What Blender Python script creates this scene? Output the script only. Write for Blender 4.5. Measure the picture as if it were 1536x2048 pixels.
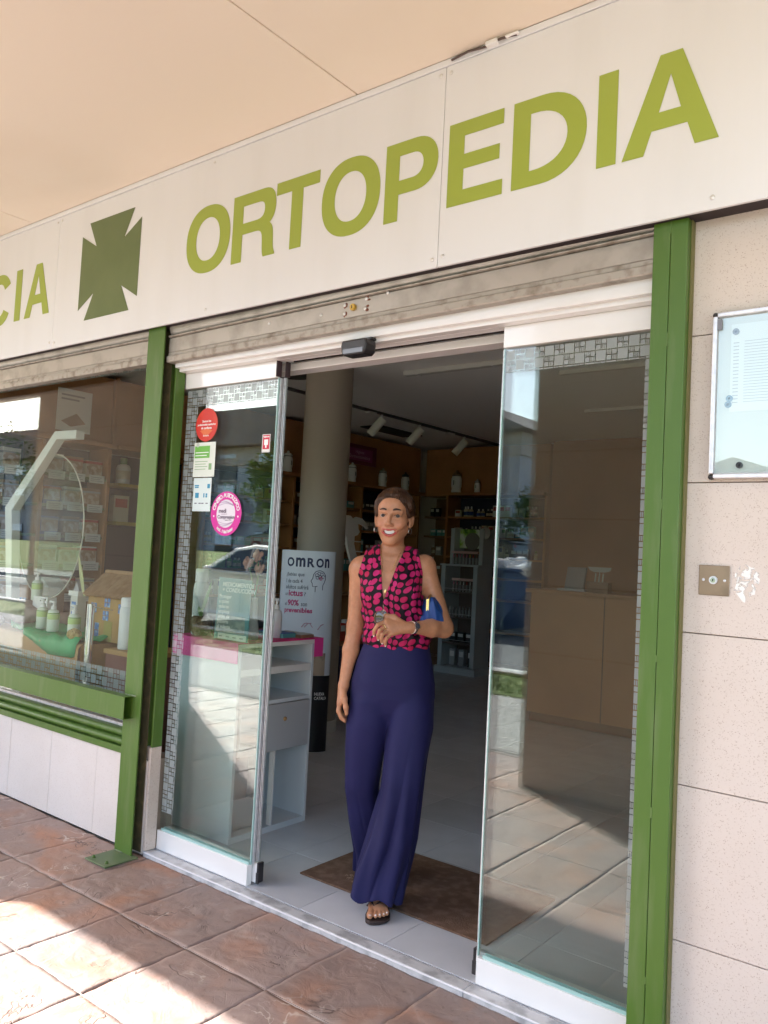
import bpy, bmesh, math, random
import numpy as np
from mathutils import Vector, Matrix, noise as mnoise
random.seed(7)
sc = bpy.context.scene
for o in list(bpy.data.objects): bpy.data.objects.remove(o)

# ---------------------------------------------------------------- camera
cd = bpy.data.cameras.new('camera'); cam = bpy.data.objects.new('camera', cd)
sc.collection.objects.link(cam); sc.camera = cam
YAW, PITCH, ROLL = 0.66560796, 0.05089586, 0.05136419
W_ = Vector((-math.sin(YAW)*math.cos(PITCH), math.cos(YAW)*math.cos(PITCH), math.sin(PITCH)))
r0 = Vector((math.cos(YAW), math.sin(YAW), 0)); u0 = r0.cross(W_)
R_ = math.cos(ROLL)*r0 + math.sin(ROLL)*u0; U_ = -math.sin(ROLL)*r0 + math.cos(ROLL)*u0
mw = Matrix((R_, U_, -W_)).transposed().to_4x4(); mw.translation = (0, -2.42, 1.45)
cam.matrix_world = mw
cd.sensor_fit = 'VERTICAL'; cd.sensor_height = 24; cd.lens = 24*1644.548/2048
cd.clip_start = 0.02; cd.clip_end = 600

# ---------------------------------------------------------------- sky, sun, exposure
SUN_EL = math.radians(36); SUN_H = Vector((1.0, 0.6, 0)).normalized()
wd = bpy.data.worlds.new('World'); sc.world = wd; wd.use_nodes = True
nt = wd.node_tree; bg = nt.nodes['Background']
sk = nt.nodes.new('ShaderNodeTexSky'); sk.sky_type = 'NISHITA'; sk.sun_disc = False
sk.sun_elevation = SUN_EL; sk.sun_rotation = math.atan2(-SUN_H.x, -SUN_H.y)
sk.air_density = 1.0; sk.dust_density = 1.5; sk.ozone_density = 1.0
nt.links.new(sk.outputs[0], bg.inputs[0]); bg.inputs[1].default_value = 0.15
ld = bpy.data.lights.new('sun', 'SUN'); ld.energy = 4.4; ld.angle = math.radians(0.53); ld.color = (1, .97, .93)
sun = bpy.data.objects.new('sun', ld); sc.collection.objects.link(sun)
sd = Vector((SUN_H.x*math.cos(SUN_EL), SUN_H.y*math.cos(SUN_EL), -math.sin(SUN_EL)))
sun.rotation_euler = sd.to_track_quat('-Z', 'Y').to_euler(); sun.location = (-8, -8, 12)
sc.view_settings.view_transform = 'Standard'; sc.view_settings.look = 'None'
sc.view_settings.exposure = 2.3; sc.view_settings.gamma = 1.0
sc.render.engine = 'CYCLES'
cy = sc.cycles
cy.use_denoising = True
try: cy.denoiser = 'OPENIMAGEDENOISE'
except Exception: pass
cy.max_bounces = 14; cy.diffuse_bounces = 10; cy.glossy_bounces = 5; cy.transmission_bounces = 8
cy.transparent_max_bounces = 32; cy.sample_clamp_indirect = 8.0; cy.caustics_reflective = False; cy.caustics_refractive = False

# ---------------------------------------------------------------- helpers
def S(r, g, b):
    f = lambda c: (c/255/12.92 if c/255 <= .04045 else ((c/255+.055)/1.055)**2.4)
    return (f(r), f(g), f(b))
MATS = {}
def M(name, col=(.5, .5, .5), rough=.5, metal=0.0, var=None, bump=None, spec=.5, rnd=0.0, trans=0.0, sss=0.0, coat=0.0, emit=0.0):
    """principled material; var=(scale, colour2, lo, hi[, detail]); bump=(scale, strength, distance); rnd = per-object brightness spread"""
    if name in MATS: return MATS[name]
    m = bpy.data.materials.new(name); m.use_nodes = True; MATS[name] = m
    n = m.node_tree.nodes; l = m.node_tree.links; p = n['Principled BSDF']
    p.inputs['Roughness'].default_value = rough; p.inputs['Metallic'].default_value = metal
    p.inputs['Specular IOR Level'].default_value = spec
    p.inputs['Coat Weight'].default_value = coat
    if sss: p.inputs['Subsurface Weight'].default_value = sss; p.inputs['Subsurface Radius'].default_value = (.012, .005, .003); p.inputs['Subsurface Scale'].default_value = 1
    if trans: p.inputs['Transmission Weight'].default_value = trans
    c = n.new('ShaderNodeRGB'); c.outputs[0].default_value = (*col, 1); out = c.outputs[0]
    tc = n.new('ShaderNodeTexCoord')
    if var:
        ns = n.new('ShaderNodeTexNoise'); ns.inputs['Scale'].default_value = var[0]; ns.inputs['Detail'].default_value = var[4] if len(var) > 4 else 5
        if len(var) > 5:
            mp = n.new('ShaderNodeMapping'); mp.inputs['Scale'].default_value = var[5]; l.new(tc.outputs['Object'], mp.inputs[0]); l.new(mp.outputs[0], ns.inputs['Vector'])
        else: l.new(tc.outputs['Object'], ns.inputs['Vector'])
        mr = n.new('ShaderNodeMapRange'); mr.inputs[1].default_value = var[2]; mr.inputs[2].default_value = var[3]
        l.new(ns.outputs['Fac'], mr.inputs[0])
        mx = n.new('ShaderNodeMix'); mx.data_type = 'RGBA'
        l.new(mr.outputs[0], mx.inputs[0]); l.new(out, mx.inputs[6]); mx.inputs[7].default_value = (*var[1], 1); out = mx.outputs[2]
    if rnd:
        oi = n.new('ShaderNodeObjectInfo'); mr = n.new('ShaderNodeMapRange'); mr.inputs[3].default_value = 1-rnd; mr.inputs[4].default_value = 1+rnd
        l.new(oi.outputs['Random'], mr.inputs[0])
        hs = n.new('ShaderNodeHueSaturation'); l.new(mr.outputs[0], hs.inputs['Value']); l.new(out, hs.inputs['Color']); out = hs.outputs[0]
    l.new(out, p.inputs['Base Color'])
    if bump:
        nb = n.new('ShaderNodeTexNoise'); nb.inputs['Scale'].default_value = bump[0]; nb.inputs['Detail'].default_value = 6
        l.new(tc.outputs['Object'], nb.inputs['Vector'])
        bp = n.new('ShaderNodeBump'); bp.inputs['Strength'].default_value = bump[1]; bp.inputs['Distance'].default_value = bump[2] if len(bump) > 2 else .002
        l.new(nb.outputs['Fac'], bp.inputs['Height']); l.new(bp.outputs[0], p.inputs['Normal'])
    m['out'] = 0
    return m
def nodes_of(m): return m.node_tree.nodes, m.node_tree.links, m.node_tree.nodes['Principled BSDF']

def glass_mat(name, tint=(.93, .97, .95), ior=1.5, rough=0.0):
    if name in MATS: return MATS[name]
    m = bpy.data.materials.new(name); m.use_nodes = True; MATS[name] = m
    n = m.node_tree.nodes; l = m.node_tree.links; n.remove(n['Principled BSDF'])
    fr = n.new('ShaderNodeFresnel'); geo = n.new('ShaderNodeNewGeometry'); mr = n.new('ShaderNodeMapRange')   # thin pane: no refraction, so the inner face uses the outer face's law
    mr.inputs[3].default_value = ior; mr.inputs[4].default_value = 1/ior; l.new(geo.outputs['Backfacing'], mr.inputs[0]); l.new(mr.outputs[0], fr.inputs[0])
    t = n.new('ShaderNodeBsdfTransparent'); t.inputs[0].default_value = (*tint, 1)
    g = n.new('ShaderNodeBsdfGlossy'); g.inputs['Roughness'].default_value = rough
    mx = n.new('ShaderNodeMixShader'); l.new(fr.outputs[0], mx.inputs[0]); l.new(t.outputs[0], mx.inputs[1]); l.new(g.outputs[0], mx.inputs[2])
    l.new(mx.outputs[0], n['Material Output'].inputs[0])
    return m
def frost_mat(name, col, alpha):
    if name in MATS: return MATS[name]
    m = bpy.data.materials.new(name); m.use_nodes = True; MATS[name] = m
    n = m.node_tree.nodes; l = m.node_tree.links; n.remove(n['Principled BSDF'])
    t = n.new('ShaderNodeBsdfTransparent'); d = n.new('ShaderNodeBsdfDiffuse'); d.inputs[0].default_value = (*col, 1)
    tr = n.new('ShaderNodeBsdfTranslucent'); tr.inputs[0].default_value = (*col, 1)
    a = n.new('ShaderNodeMixShader'); a.inputs[0].default_value = .4; l.new(d.outputs[0], a.inputs[1]); l.new(tr.outputs[0], a.inputs[2])
    mx = n.new('ShaderNodeMixShader'); mx.inputs[0].default_value = alpha; l.new(t.outputs[0], mx.inputs[1]); l.new(a.outputs[0], mx.inputs[2])
    l.new(mx.outputs[0], n['Material Output'].inputs[0]); return m

class MB:
    def __init__(s): s.v = []; s.f = []
    def add(s, vs, fs):
        b = len(s.v); s.v += [tuple(v) for v in vs]; s.f += [tuple(i+b for i in f) for f in fs]; return s
    def box(s, x0, x1, y0, y1, z0, z1):
        return s.add([(x0,y0,z0),(x1,y0,z0),(x1,y1,z0),(x0,y1,z0),(x0,y0,z1),(x1,y0,z1),(x1,y1,z1),(x0,y1,z1)],
                     [(0,3,2,1),(4,5,6,7),(0,1,5,4),(1,2,6,5),(2,3,7,6),(3,0,4,7)])
    def prism(s, poly, a, b, axis='y'):
        """closed 2-D polygon extruded along an axis from a to b; y: poly=(x,z), x: poly=(y,z), z: poly=(x,y)"""
        def pt(p, t): return (p[0], t, p[1]) if axis == 'y' else ((t, p[0], p[1]) if axis == 'x' else (p[0], p[1], t))
        n = len(poly); vs = [pt(p, a) for p in poly] + [pt(p, b) for p in poly]
        fs = [tuple(range(n)), tuple(range(2*n-1, n-1, -1))] + [(i, i+n, (i+1) % n + n, (i+1) % n) for i in range(n)]
        return s.add(vs, fs)
    def cyl(s, p0, p1, ra, rb=None, n=12, cap=True):
        rb = ra if rb is None else rb; p0 = Vector(p0); p1 = Vector(p1); d = (p1-p0).normalized()
        a = d.orthogonal().normalized(); b = d.cross(a); vs = []
        for p, r in ((p0, ra), (p1, rb)):
            for i in range(n):
                t = 2*math.pi*i/n; vs.append(p + a*(r*math.cos(t)) + b*(r*math.sin(t)))
        fs = [(i, (i+1) % n, (i+1) % n+n, i+n) for i in range(n)]
        if cap: fs += [tuple(range(n-1, -1, -1)), tuple(range(n, 2*n))]
        return s.add(vs, fs)
    def tube(s, pts, r, n=8, flat=None):
        pts = [Vector(p) for p in pts]; rs = r if isinstance(r, (list, tuple)) else [r]*len(pts); vs = []; fs = []
        up = None
        for i, p in enumerate(pts):
            d = (pts[min(i+1, len(pts)-1)] - pts[max(i-1, 0)]).normalized()
            if up is None: up = d.orthogonal().normalized()
            a = (up - d*up.dot(d)).normalized(); up = a; b = d.cross(a)
            for k in range(n):
                t = 2*math.pi*k/n; vs.append(p + a*(rs[i]*math.cos(t)) + b*(rs[i]*(flat or 1)*math.sin(t)))
        for i in range(len(pts)-1):
            for k in range(n): fs.append((i*n+k, i*n+(k+1) % n, (i+1)*n+(k+1) % n, (i+1)*n+k))
        fs += [tuple(range(n-1, -1, -1)), tuple(range((len(pts)-1)*n, len(pts)*n))]
        return s.add(vs, fs)
    def lathe(s, prof, c=(0,0,0), n=20, sx=1, sy=1):
        vs = []; fs = []; m = len(prof)
        for i in range(n):
            t = 2*math.pi*i/n
            for r, z in prof: vs.append((c[0]+r*sx*math.cos(t), c[1]+r*sy*math.sin(t), c[2]+z))
        for i in range(n):
            j = (i+1) % n
            for k in range(m-1): fs.append((i*m+k, j*m+k, j*m+k+1, i*m+k+1))
        if prof[0][0] > 1e-6: fs.append(tuple(i*m for i in range(n-1, -1, -1)))
        if prof[-1][0] > 1e-6: fs.append(tuple(i*m+m-1 for i in range(n)))
        return s.add(vs, fs)
    def ell(s, c, r, nu=12, nv=8):
        vs = []; fs = []
        for j in range(nv+1):
            ph = math.pi*j/nv
            for i in range(nu):
                t = 2*math.pi*i/nu; vs.append((c[0]+r[0]*math.sin(ph)*math.cos(t), c[1]+r[1]*math.sin(ph)*math.sin(t), c[2]-r[2]*math.cos(ph)))
        for j in range(nv):
            for i in range(nu): fs.append((j*nu+i, j*nu+(i+1) % nu, (j+1)*nu+(i+1) % nu, (j+1)*nu+i))
        return s.add(vs, fs)
    def mesh(s, name, mat=None, smooth=False):
        me = bpy.data.meshes.new(name); me.from_pydata(s.v, [], s.f); me.validate()
        if smooth: me.shade_smooth()
        else: me.shade_flat()
        if mat: me.materials.append(mat)
        return me
    def build(s, name, mat, parent=None, smooth=False, bevel=0, seg=2, auto=None):
        return link(name, s.mesh(name, mat, smooth or auto is not None), parent, bevel, seg, auto)
def link(name, me, parent=None, bevel=0, seg=2, auto=None):
    o = bpy.data.objects.new(name, me); sc.collection.objects.link(o)
    if parent is not None:
        o.parent = parent; o.location = -base_of(parent)
    if bevel:
        b = o.modifiers.new('bevel', 'BEVEL'); b.width = bevel; b.segments = seg; b.limit_method = 'ANGLE'; b.angle_limit = math.radians(40)
    if auto is not None:
        bm = bmesh.new(); bm.from_mesh(me)
        for e in bm.edges:
            if len(e.link_faces) == 2 and e.calc_face_angle(0) > math.radians(auto): e.smooth = False
        bm.to_mesh(me); bm.free()
    return o
def base_of(o):
    v = Vector(o.location)
    if o.parent is not None: return v + base_of(o.parent)
    return v
def tag(o, label, cat, group=None):
    o['label'] = label; o['category'] = cat
    if group: o['group'] = group
    return o
def thing(name, label, cat, loc=(0,0,0), group=None, rz=0):
    o = bpy.data.objects.new(name, None); sc.collection.objects.link(o); o.location = loc; o.rotation_euler.z = rz
    o.empty_display_size = .05
    return tag(o, label, cat, group)
def struct(o): o['kind'] = 'structure'; return o
def part(name, me, parent, loc=(0,0,0), rz=0, scale=None):
    """a child with mesh data given in the parent's own coordinates"""
    o = bpy.data.objects.new(name, me); sc.collection.objects.link(o); o.parent = parent; o.location = loc; o.rotation_euler.z = rz
    if scale: o.scale = scale
    return o
def text_mesh(s, size, bold=0.0, align='CENTER', depth=.0008, spacing=1.0, shear=0.0):
    cu = bpy.data.curves.new('txt', 'FONT'); cu.body = s; cu.size = size; cu.align_x = align; cu.align_y = 'CENTER'
    cu.offset = bold; cu.extrude = depth/2; cu.space_character = spacing; cu.shear = shear; cu.resolution_u = 3
    o = bpy.data.objects.new('txt', cu); sc.collection.objects.link(o)
    bpy.context.view_layer.update()
    dg = bpy.context.evaluated_depsgraph_get(); me = bpy.data.meshes.new_from_object(o.evaluated_get(dg))
    bpy.data.objects.remove(o); bpy.data.curves.remove(cu)
    me.name = 'lettering'; return me
def text(s, size, loc, mat, parent, rot=(math.pi/2, 0, 0), **k):
    """flat print facing -Y by default, given in world coordinates"""
    me = text_mesh(s, size, **k); me.materials.clear(); me.materials.append(mat)
    o = bpy.data.objects.new('lettering', me); sc.collection.objects.link(o); o.rotation_euler = rot
    if parent is not None: o.parent = parent; o.location = Vector(loc) - base_of(parent)
    else: o.location = loc
    return o
# ---------------------------------------------------------------- materials of the setting
def paving_mat():
    m = M('stamped_concrete', (.43, .25, .18), .62)
    n, l, p = nodes_of(m); tc = n.new('ShaderNodeTexCoord'); oi = n.new('ShaderNodeObjectInfo')
    off = n.new('ShaderNodeVectorMath'); off.operation = 'ADD'
    geo = n.new('ShaderNodeNewGeometry'); l.new(geo.outputs['Position'], off.inputs[0])
    def noise(sc_, det=5, dist=0):
        a = n.new('ShaderNodeTexNoise'); a.inputs['Scale'].default_value = sc_; a.inputs['Detail'].default_value = det; a.inputs['Distortion'].default_value = dist
        l.new(off.outputs[0], a.inputs['Vector']); return a.outputs['Fac']
    def ramp(f, lo, hi):
        r = n.new('ShaderNodeMapRange'); r.inputs[1].default_value = lo; r.inputs[2].default_value = hi; l.new(f, r.inputs[0]); return r.outputs[0]
    def mix(fac, a, b):
        x = n.new('ShaderNodeMix'); x.data_type = 'RGBA'; l.new(fac, x.inputs[0])
        for s_, v in ((6, a), (7, b)):
            if isinstance(v, tuple): x.inputs[s_].default_value = (*v, 1)
            else: l.new(v, x.inputs[s_])
        return x.outputs[2]
    c = mix(ramp(noise(1.7, 3), .34, .70), (.345, .232, .190), (.300, .240, .225))
    c = mix(ramp(noise(3.1, 5, .6), .50, .78), c, (.44, .215, .130))
    c = mix(ramp(noise(7, 7, 1.4), .56, .85), c, (.46, .36, .31))
    c = mix(ramp(noise(60, 4), .62, .78), c, (.21, .14, .12))
    def vein(sc_, w, dist):      # slate stamp lines: dark cracks, and pale ridge highlights painted into the colour
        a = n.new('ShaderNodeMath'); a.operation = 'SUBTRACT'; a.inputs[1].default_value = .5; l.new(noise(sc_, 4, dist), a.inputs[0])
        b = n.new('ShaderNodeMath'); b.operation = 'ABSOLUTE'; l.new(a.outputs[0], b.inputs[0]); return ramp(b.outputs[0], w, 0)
    def both(a, b):
        x = n.new('ShaderNodeMath'); x.operation = 'MULTIPLY'; l.new(a, x.inputs[0]); l.new(b, x.inputs[1]); return x.outputs[0]
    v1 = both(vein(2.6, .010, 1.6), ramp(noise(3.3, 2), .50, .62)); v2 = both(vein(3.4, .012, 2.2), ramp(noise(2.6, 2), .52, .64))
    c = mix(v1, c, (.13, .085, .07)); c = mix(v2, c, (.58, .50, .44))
    mr = n.new('ShaderNodeMapRange'); mr.inputs[3].default_value = .86; mr.inputs[4].default_value = 1.12; l.new(oi.outputs['Random'], mr.inputs[0])
    hs = n.new('ShaderNodeHueSaturation'); l.new(mr.outputs[0], hs.inputs['Value']); l.new(c, hs.inputs['Color'])
    l.new(hs.outputs[0], p.inputs['Base Color'])
    b1 = n.new('ShaderNodeBump'); b1.inputs['Strength'].default_value = .6; b1.inputs['Distance'].default_value = .008; l.new(noise(11, 9, 1.8), b1.inputs['Height'])
    b2 = n.new('ShaderNodeBump'); b2.inputs['Strength'].default_value = .25; b2.inputs['Distance'].default_value = .001; l.new(noise(140, 4), b2.inputs['Height']); l.new(b1.outputs[0], b2.inputs['Normal'])
    b3 = n.new('ShaderNodeBump'); b3.invert = True; b3.inputs['Strength'].default_value = .8; b3.inputs['Distance'].default_value = .003; l.new(v1, b3.inputs['Height']); l.new(b2.outputs[0], b3.inputs['Normal'])
    l.new(b3.outputs[0], p.inputs['Normal']); return m
def stone_mat(name, c1, c2, speck):
    m = M(name, c1, .55); n, l, p = nodes_of(m)
    geo = n.new('ShaderNodeNewGeometry')
    def noise(sc_, det=5):
        a = n.new('ShaderNodeTexNoise'); a.inputs['Scale'].default_value = sc_; a.inputs['Detail'].default_value = det; l.new(geo.outputs['Position'], a.inputs['Vector']); return a.outputs['Fac']
    def ramp(f, lo, hi):
        r = n.new('ShaderNodeMapRange'); r.inputs[1].default_value = lo; r.inputs[2].default_value = hi; l.new(f, r.inputs[0]); return r.outputs[0]
    def mix(fac, a, b):
        x = n.new('ShaderNodeMix'); x.data_type = 'RGBA'; l.new(fac, x.inputs[0])
        for s_, v in ((6, a), (7, b)):
            if isinstance(v, tuple): x.inputs[s_].default_value = (*v, 1)
            else: l.new(v, x.inputs[s_])
        return x.outputs[2]
    c = mix(ramp(noise(3, 3), .35, .7), c1, c2)
    vo = n.new('ShaderNodeTexVoronoi'); vo.inputs['Scale'].default_value = 180; l.new(geo.outputs['Position'], vo.inputs['Vector'])
    s1 = ramp(vo.outputs['Distance'], .30, .14); g = ramp(noise(55, 2), .46, .56)
    mu = n.new('ShaderNodeMath'); mu.operation = 'MULTIPLY'; l.new(s1, mu.inputs[0]); l.new(g, mu.inputs[1])
    c = mix(mu.outputs[0], c, speck)
    c = mix(ramp(noise(170, 3), .60, .72), c, tuple(.6*a+.4*b for a, b in zip(speck, c1)))
    l.new(c, p.inputs['Base Color'])
    bp = n.new('ShaderNodeBump'); bp.inputs['Strength'].default_value = .3; bp.inputs['Distance'].default_value = .001; l.new(noise(120, 4), bp.inputs['Height']); l.new(bp.outputs[0], p.inputs['Normal'])
    return m
PAVE = paving_mat()
STONE = stone_mat('speckled_stone', (.60, .515, .45), (.64, .56, .50), (.36, .26, .20))
STONE_L = stone_mat('pale_stone', (.64, .585, .55), (.68, .63, .60), (.50, .43, .39))
MORTAR = M('mortar', (.30, .23, .18), .9, bump=(60, .5, .002))
GROUT = M('paving_joint', (.46, .39, .35), .9, var=(5, (.15, .11, .095), .45, .55), bump=(40, .6, .003))
SOFFIT = M('soffit_paint', (.81, .715, .595), .7, var=(1.1, (.77, .66, .53), .5, .85, 6), bump=(220, .15, .001))
GREEN = M('green_paint', (.066, .138, .016), .42, var=(8, (.105, .165, .050), .52, .80, 9, (3, 3, .45)), bump=(55, .2, .0012))
GREEN2 = M('green_paint_worn', (.085, .155, .03), .5, var=(14, (.12, .19, .055), .45, .7), bump=(70, .2, .001))
BROWNCH = M('guide_channel', (.085, .075, .04), .7, var=(18, (.16, .12, .06), .5, .7))  # dark brown guide channel with lighter brown mottling
WHITE = M('white_lacquer', (.82, .81, .80), .22, coat=.35, var=(3, (.80, .785, .77), .4, .7))
WHITE_M = M('white_matt', (.78, .77, .75), .5)
SIGNW = M('sign_board', (.745, .748, .760), .38, var=(2.2, (.70, .70, .70), .48, .85, 7, (2.2, 1, .35)))
GALV = M('galvanised', (.46, .42, .37), .42, metal=.55, var=(9, (.30, .27, .23), .45, .72, 8), bump=(30, .12, .001))
GALV_D = M('galvanised_dirty', (.40, .36, .31), .5, metal=.45, var=(22, (.22, .18, .14), .48, .7, 8), bump=(40, .25, .001))
ALU = M('brushed_aluminium', (.70, .70, .73), .35, metal=.5, var=(40, (.6, .6, .63), .45, .65))
BLACK = M('black_plastic', (.02, .018, .02), .35)
DARKGAP = M('dark_gap', (.03, .02, .02), .8)
GLASS = glass_mat('clear_glass', ior=1.66)
GLASSEDGE = M('glass_edge', (.35, .55, .52), .15)
FROST = frost_mat('frosted_vinyl', (.66, .72, .72), .62)
MARBLE = M('marble', (.56, .56, .57), .4, var=(14, (.34, .34, .35), .47, .62, 9), bump=(90, .2, .001))
NOSING = M('nosing', (.78, .77, .79), .3)
TILE = M('floor_tile', (.55, .565, .60), .22, var=(5, (.51, .525, .56), .4, .65), rnd=.06, bump=(300, .06, .0006))
TILEJ = M('tile_joint', (.16, .155, .15), .8)
GRASS = M('grass', (.12, .17, .035), .9, var=(5, (.15, .19, .045), .35, .7), bump=(90, .25, .006))
ASPH = M('asphalt', (.10, .10, .105), .85, var=(4, (.13, .13, .13), .4, .65), bump=(200, .5, .003))
PALEP = M('pale_paving', (.45, .43, .41), .8, var=(2, (.40, .385, .37), .4, .65))
LINE = M('road_paint', (.75, .75, .73), .7)

# ---------------------------------------------------------------- ground outside
ground = MB().box(-90, 60, -110, -2.95, -.30, -.004).box(-90, 60, -2.95, 9.5, -.32, -.03).build('ground', PALEP); struct(ground)
pave = MB().box(-9.9, 5.1, -2.93, -.002, -.028, -.0098).build('pavement', GROUT); struct(pave)
PX, PY = .407, .4215
def slab_mesh(seed, nx=26):
    rr = random.Random(seed); ox, oy = rr.uniform(0, 50), rr.uniform(0, 50); w, h = PX-.0035, PY-.0035; vs = []; fs = []
    for j in range(nx+1):
        for i in range(nx+1):
            x = -w/2+w*i/nx; y = -h/2+h*j/nx
            jx = .0018*mnoise.noise((oy+y*14, 3, seed)) if i in (0, nx) else 0
            jy = .0018*mnoise.noise((ox+x*14, 7, seed)) if j in (0, nx) else 0
            a = mnoise.noise((ox+x*4.2, oy+y*4.2+x*2, .3)); b = mnoise.noise((ox+x*9, oy+y*11, 1.7)); r = abs(mnoise.noise((ox+x*5+b*.4, oy+y*6.5, 4.2)))
            st = math.floor((a+.35*b)*3.2)/3.2
            cr2 = abs(mnoise.noise((ox*1.3+x*3.2-b*.5, oy+y*2.6+a*.6, 9.1))); z = .0030*st + .0016*b - .0036*math.exp(-(r*15)**2) - .0035*math.exp(-(cr2*22)**2) - .003
            z = max(z, -.0075); e = min(i, nx-i, j, nx-j)
            if e == 0: z -= .0015
            vs.append((x+jx, y+jy, z))
    for j in range(nx):
        for i in range(nx): k = j*(nx+1)+i; fs.append((k, k+1, k+nx+2, k+nx+1))
    b0 = len(vs); rim = [i for i in range(nx+1)] + [(j)*(nx+1)+nx for j in range(1, nx+1)] + [nx*(nx+1)+i for i in range(nx-1, -1, -1)] + [j*(nx+1) for j in range(nx-1, 0, -1)]
    for k in rim: x, y, z = vs[k]; vs.append((x, y, -.027))
    for q in range(len(rim)): q2 = (q+1) % len(rim); fs.append((rim[q2], rim[q], b0+q, b0+q2))
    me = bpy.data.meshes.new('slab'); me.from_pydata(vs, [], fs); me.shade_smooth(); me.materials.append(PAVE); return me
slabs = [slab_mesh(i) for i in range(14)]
def crumple(a): return a
for ix in range(-20, 16):
    for iy in range(7):
        cx = -1.56+PX*(ix+.5); cyy = -PY*(iy+.5)+.005
        if cx < -8.6 or cx > 3.3: continue
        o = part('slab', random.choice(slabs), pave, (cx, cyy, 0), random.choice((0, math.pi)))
        o.rotation_euler.x = random.gauss(0, .002); o.rotation_euler.y = random.gauss(0, .002)

JF = M('pale_joint', (.43, .36, .32), .9, var=(7, (.24, .18, .16), .46, .58))
for iy in range(1, 7):
    for k in range(12): MB().box(-8.4+k, -7.42+k, -PY*iy+.003, -PY*iy+.0068, -.0097, -.0042).build('joint_filler', JF, pave)
# ribbed strip, lawn, kerbs, road, far side
rib = MB().box(-45, 12, -5.2, -2.95, -.03, .0).build('ribbed_paving', PALEP); struct(rib)
rb = MB()
for k in range(44): y = -5.17+.05*k; rb.box(-30, 6, y, y+.028, -.002, .011)
o = rb.build('rib', M('rib_paint', (.54, .52, .50), .8), rib); o['kind'] = 'stuff'
lawn = MB().box(-45, 12, -6.55, -5.2, -.03, .02).build('lawn', GRASS); struct(lawn)
kerb = MB().box(-45, 12, -6.72, -6.55, -.03, .06).build('kerb', M('kerb_stone', (.48, .46, .44), .8), None, bevel=.01); struct(kerb)
road = MB().box(-60, 30, -12.4, -6.72, -.03, -.002).build('road', ASPH); struct(road)
mk = MB()
for k in range(12): mk.box(-40+5*k, -37.4+5*k, -9.4, -9.28, .0, .004)
mk.box(-60, 30, -7.2, -7.1, .0, .004); mk.box(-60, 30, -12.1, -12.0, 0, .004)
mk.build('road_marking', LINE, road)
fp = MB().box(-60, 30, -14.6, -12.4, -.03, .10).build('footpath', PALEP, None, bevel=.01); struct(fp)
gs = MB()
gs.add([(-70, -15.2, .2), (40, -15.2, .2), (40, -22, 1.15), (-70, -22, 1.15), (-70, -14.6, -.03), (40, -14.6, -.03), (40, -26, 1.15), (-70, -26, 1.15), (-70, -26, -.03), (40, -26, -.03)],
       [(4, 5, 1, 0), (0, 1, 2, 3), (3, 2, 6, 7), (7, 6, 9, 8), (8, 9, 5, 4), (5, 9, 6, 2, 1), (4, 0, 3, 7, 8)])
gl = gs.build('grass_bank', M('bank_grass', (.16, .22, .035), .9, var=(2, (.22, .24, .06), .4, .65), bump=(40, 1, .03))); struct(gl)
# blade clumps over the lawn and the bank
gb = MB(); rr = random.Random(3)
for k in range(15000):
    x = rr.uniform(-15, 1); y = rr.uniform(-6.53, -5.22) if k % 3 else rr.uniform(-21, -15.2); z = .02 if k % 3 else .2+(-15.2-y)*.14
    a = rr.uniform(0, 6.28); h = rr.uniform(.03, .07)*(1 if k % 3 else 2.2); w = h*.14; dx, dy = math.cos(a)*w, math.sin(a)*w
    gb.add([(x-dx, y-dy, z), (x+dx, y+dy, z), (x+rr.uniform(-w, w), y+rr.uniform(-w, w), z+h)], [(0, 1, 2)])
o = gb.build('grass', M('grass_blade', (.14, .20, .045), .8)); tag(o, 'short green grass blades on the lawn strip and bank', 'grass'); o['kind'] = 'stuff'

# ---------------------------------------------------------------- arcade: soffit and pillars
sof = MB().box(-14, 6, -2.885, 1.2, 3.245, 3.55).build('soffit', SOFFIT); struct(sof)
xs = [-14, -11.67, -9.27, -6.87, -4.467, -2.065, .337, 2.74, 6]
for a, b in zip(xs[:-1], xs[1:]):
    MB().box(a+.003, b-.003, -2.902, -.092, 3.222, 3.244).build('soffit_panel', SOFFIT, sof, bevel=.002, seg=1)
MB().box(-14, 6, -2.905, -2.886, 3.2455, 3.9).build('edge_beam', SOFFIT, sof)
upper = MB().box(-14, 6, -2.85, 10, 3.56, 9.5).build('upper_storeys', M('render_wall', (.55, .40, .30), .8)); tag(upper, 'upper storeys of the building above the arcade soffit', 'building')
def pillar(x0, x1, label):
    p = thing('arcade_pillar', label, 'pillar', ((x0+x1)/2, -2.42, 0), 'arcade pillars')
    MB().box(x0+.004, x1-.004, -2.616, -2.234, 0, 3.222).build('core', MORTAR, p)
    z = 0.0
    while z < 3.2:
        z1 = min(z+.433, 3.22); MB().box(x0, x1, -2.62, -2.23, z+.004, z1-.001).build('stone_slab', STONE, p, bevel=.002, seg=1); z = z1
pillar(-2.57, -1.6, 'stone clad arcade pillar whose shadow falls in front of the right door panel')
pillar(-8.75, -6.44, 'stone clad arcade pillar whose shadow falls in front of the display window')
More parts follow.
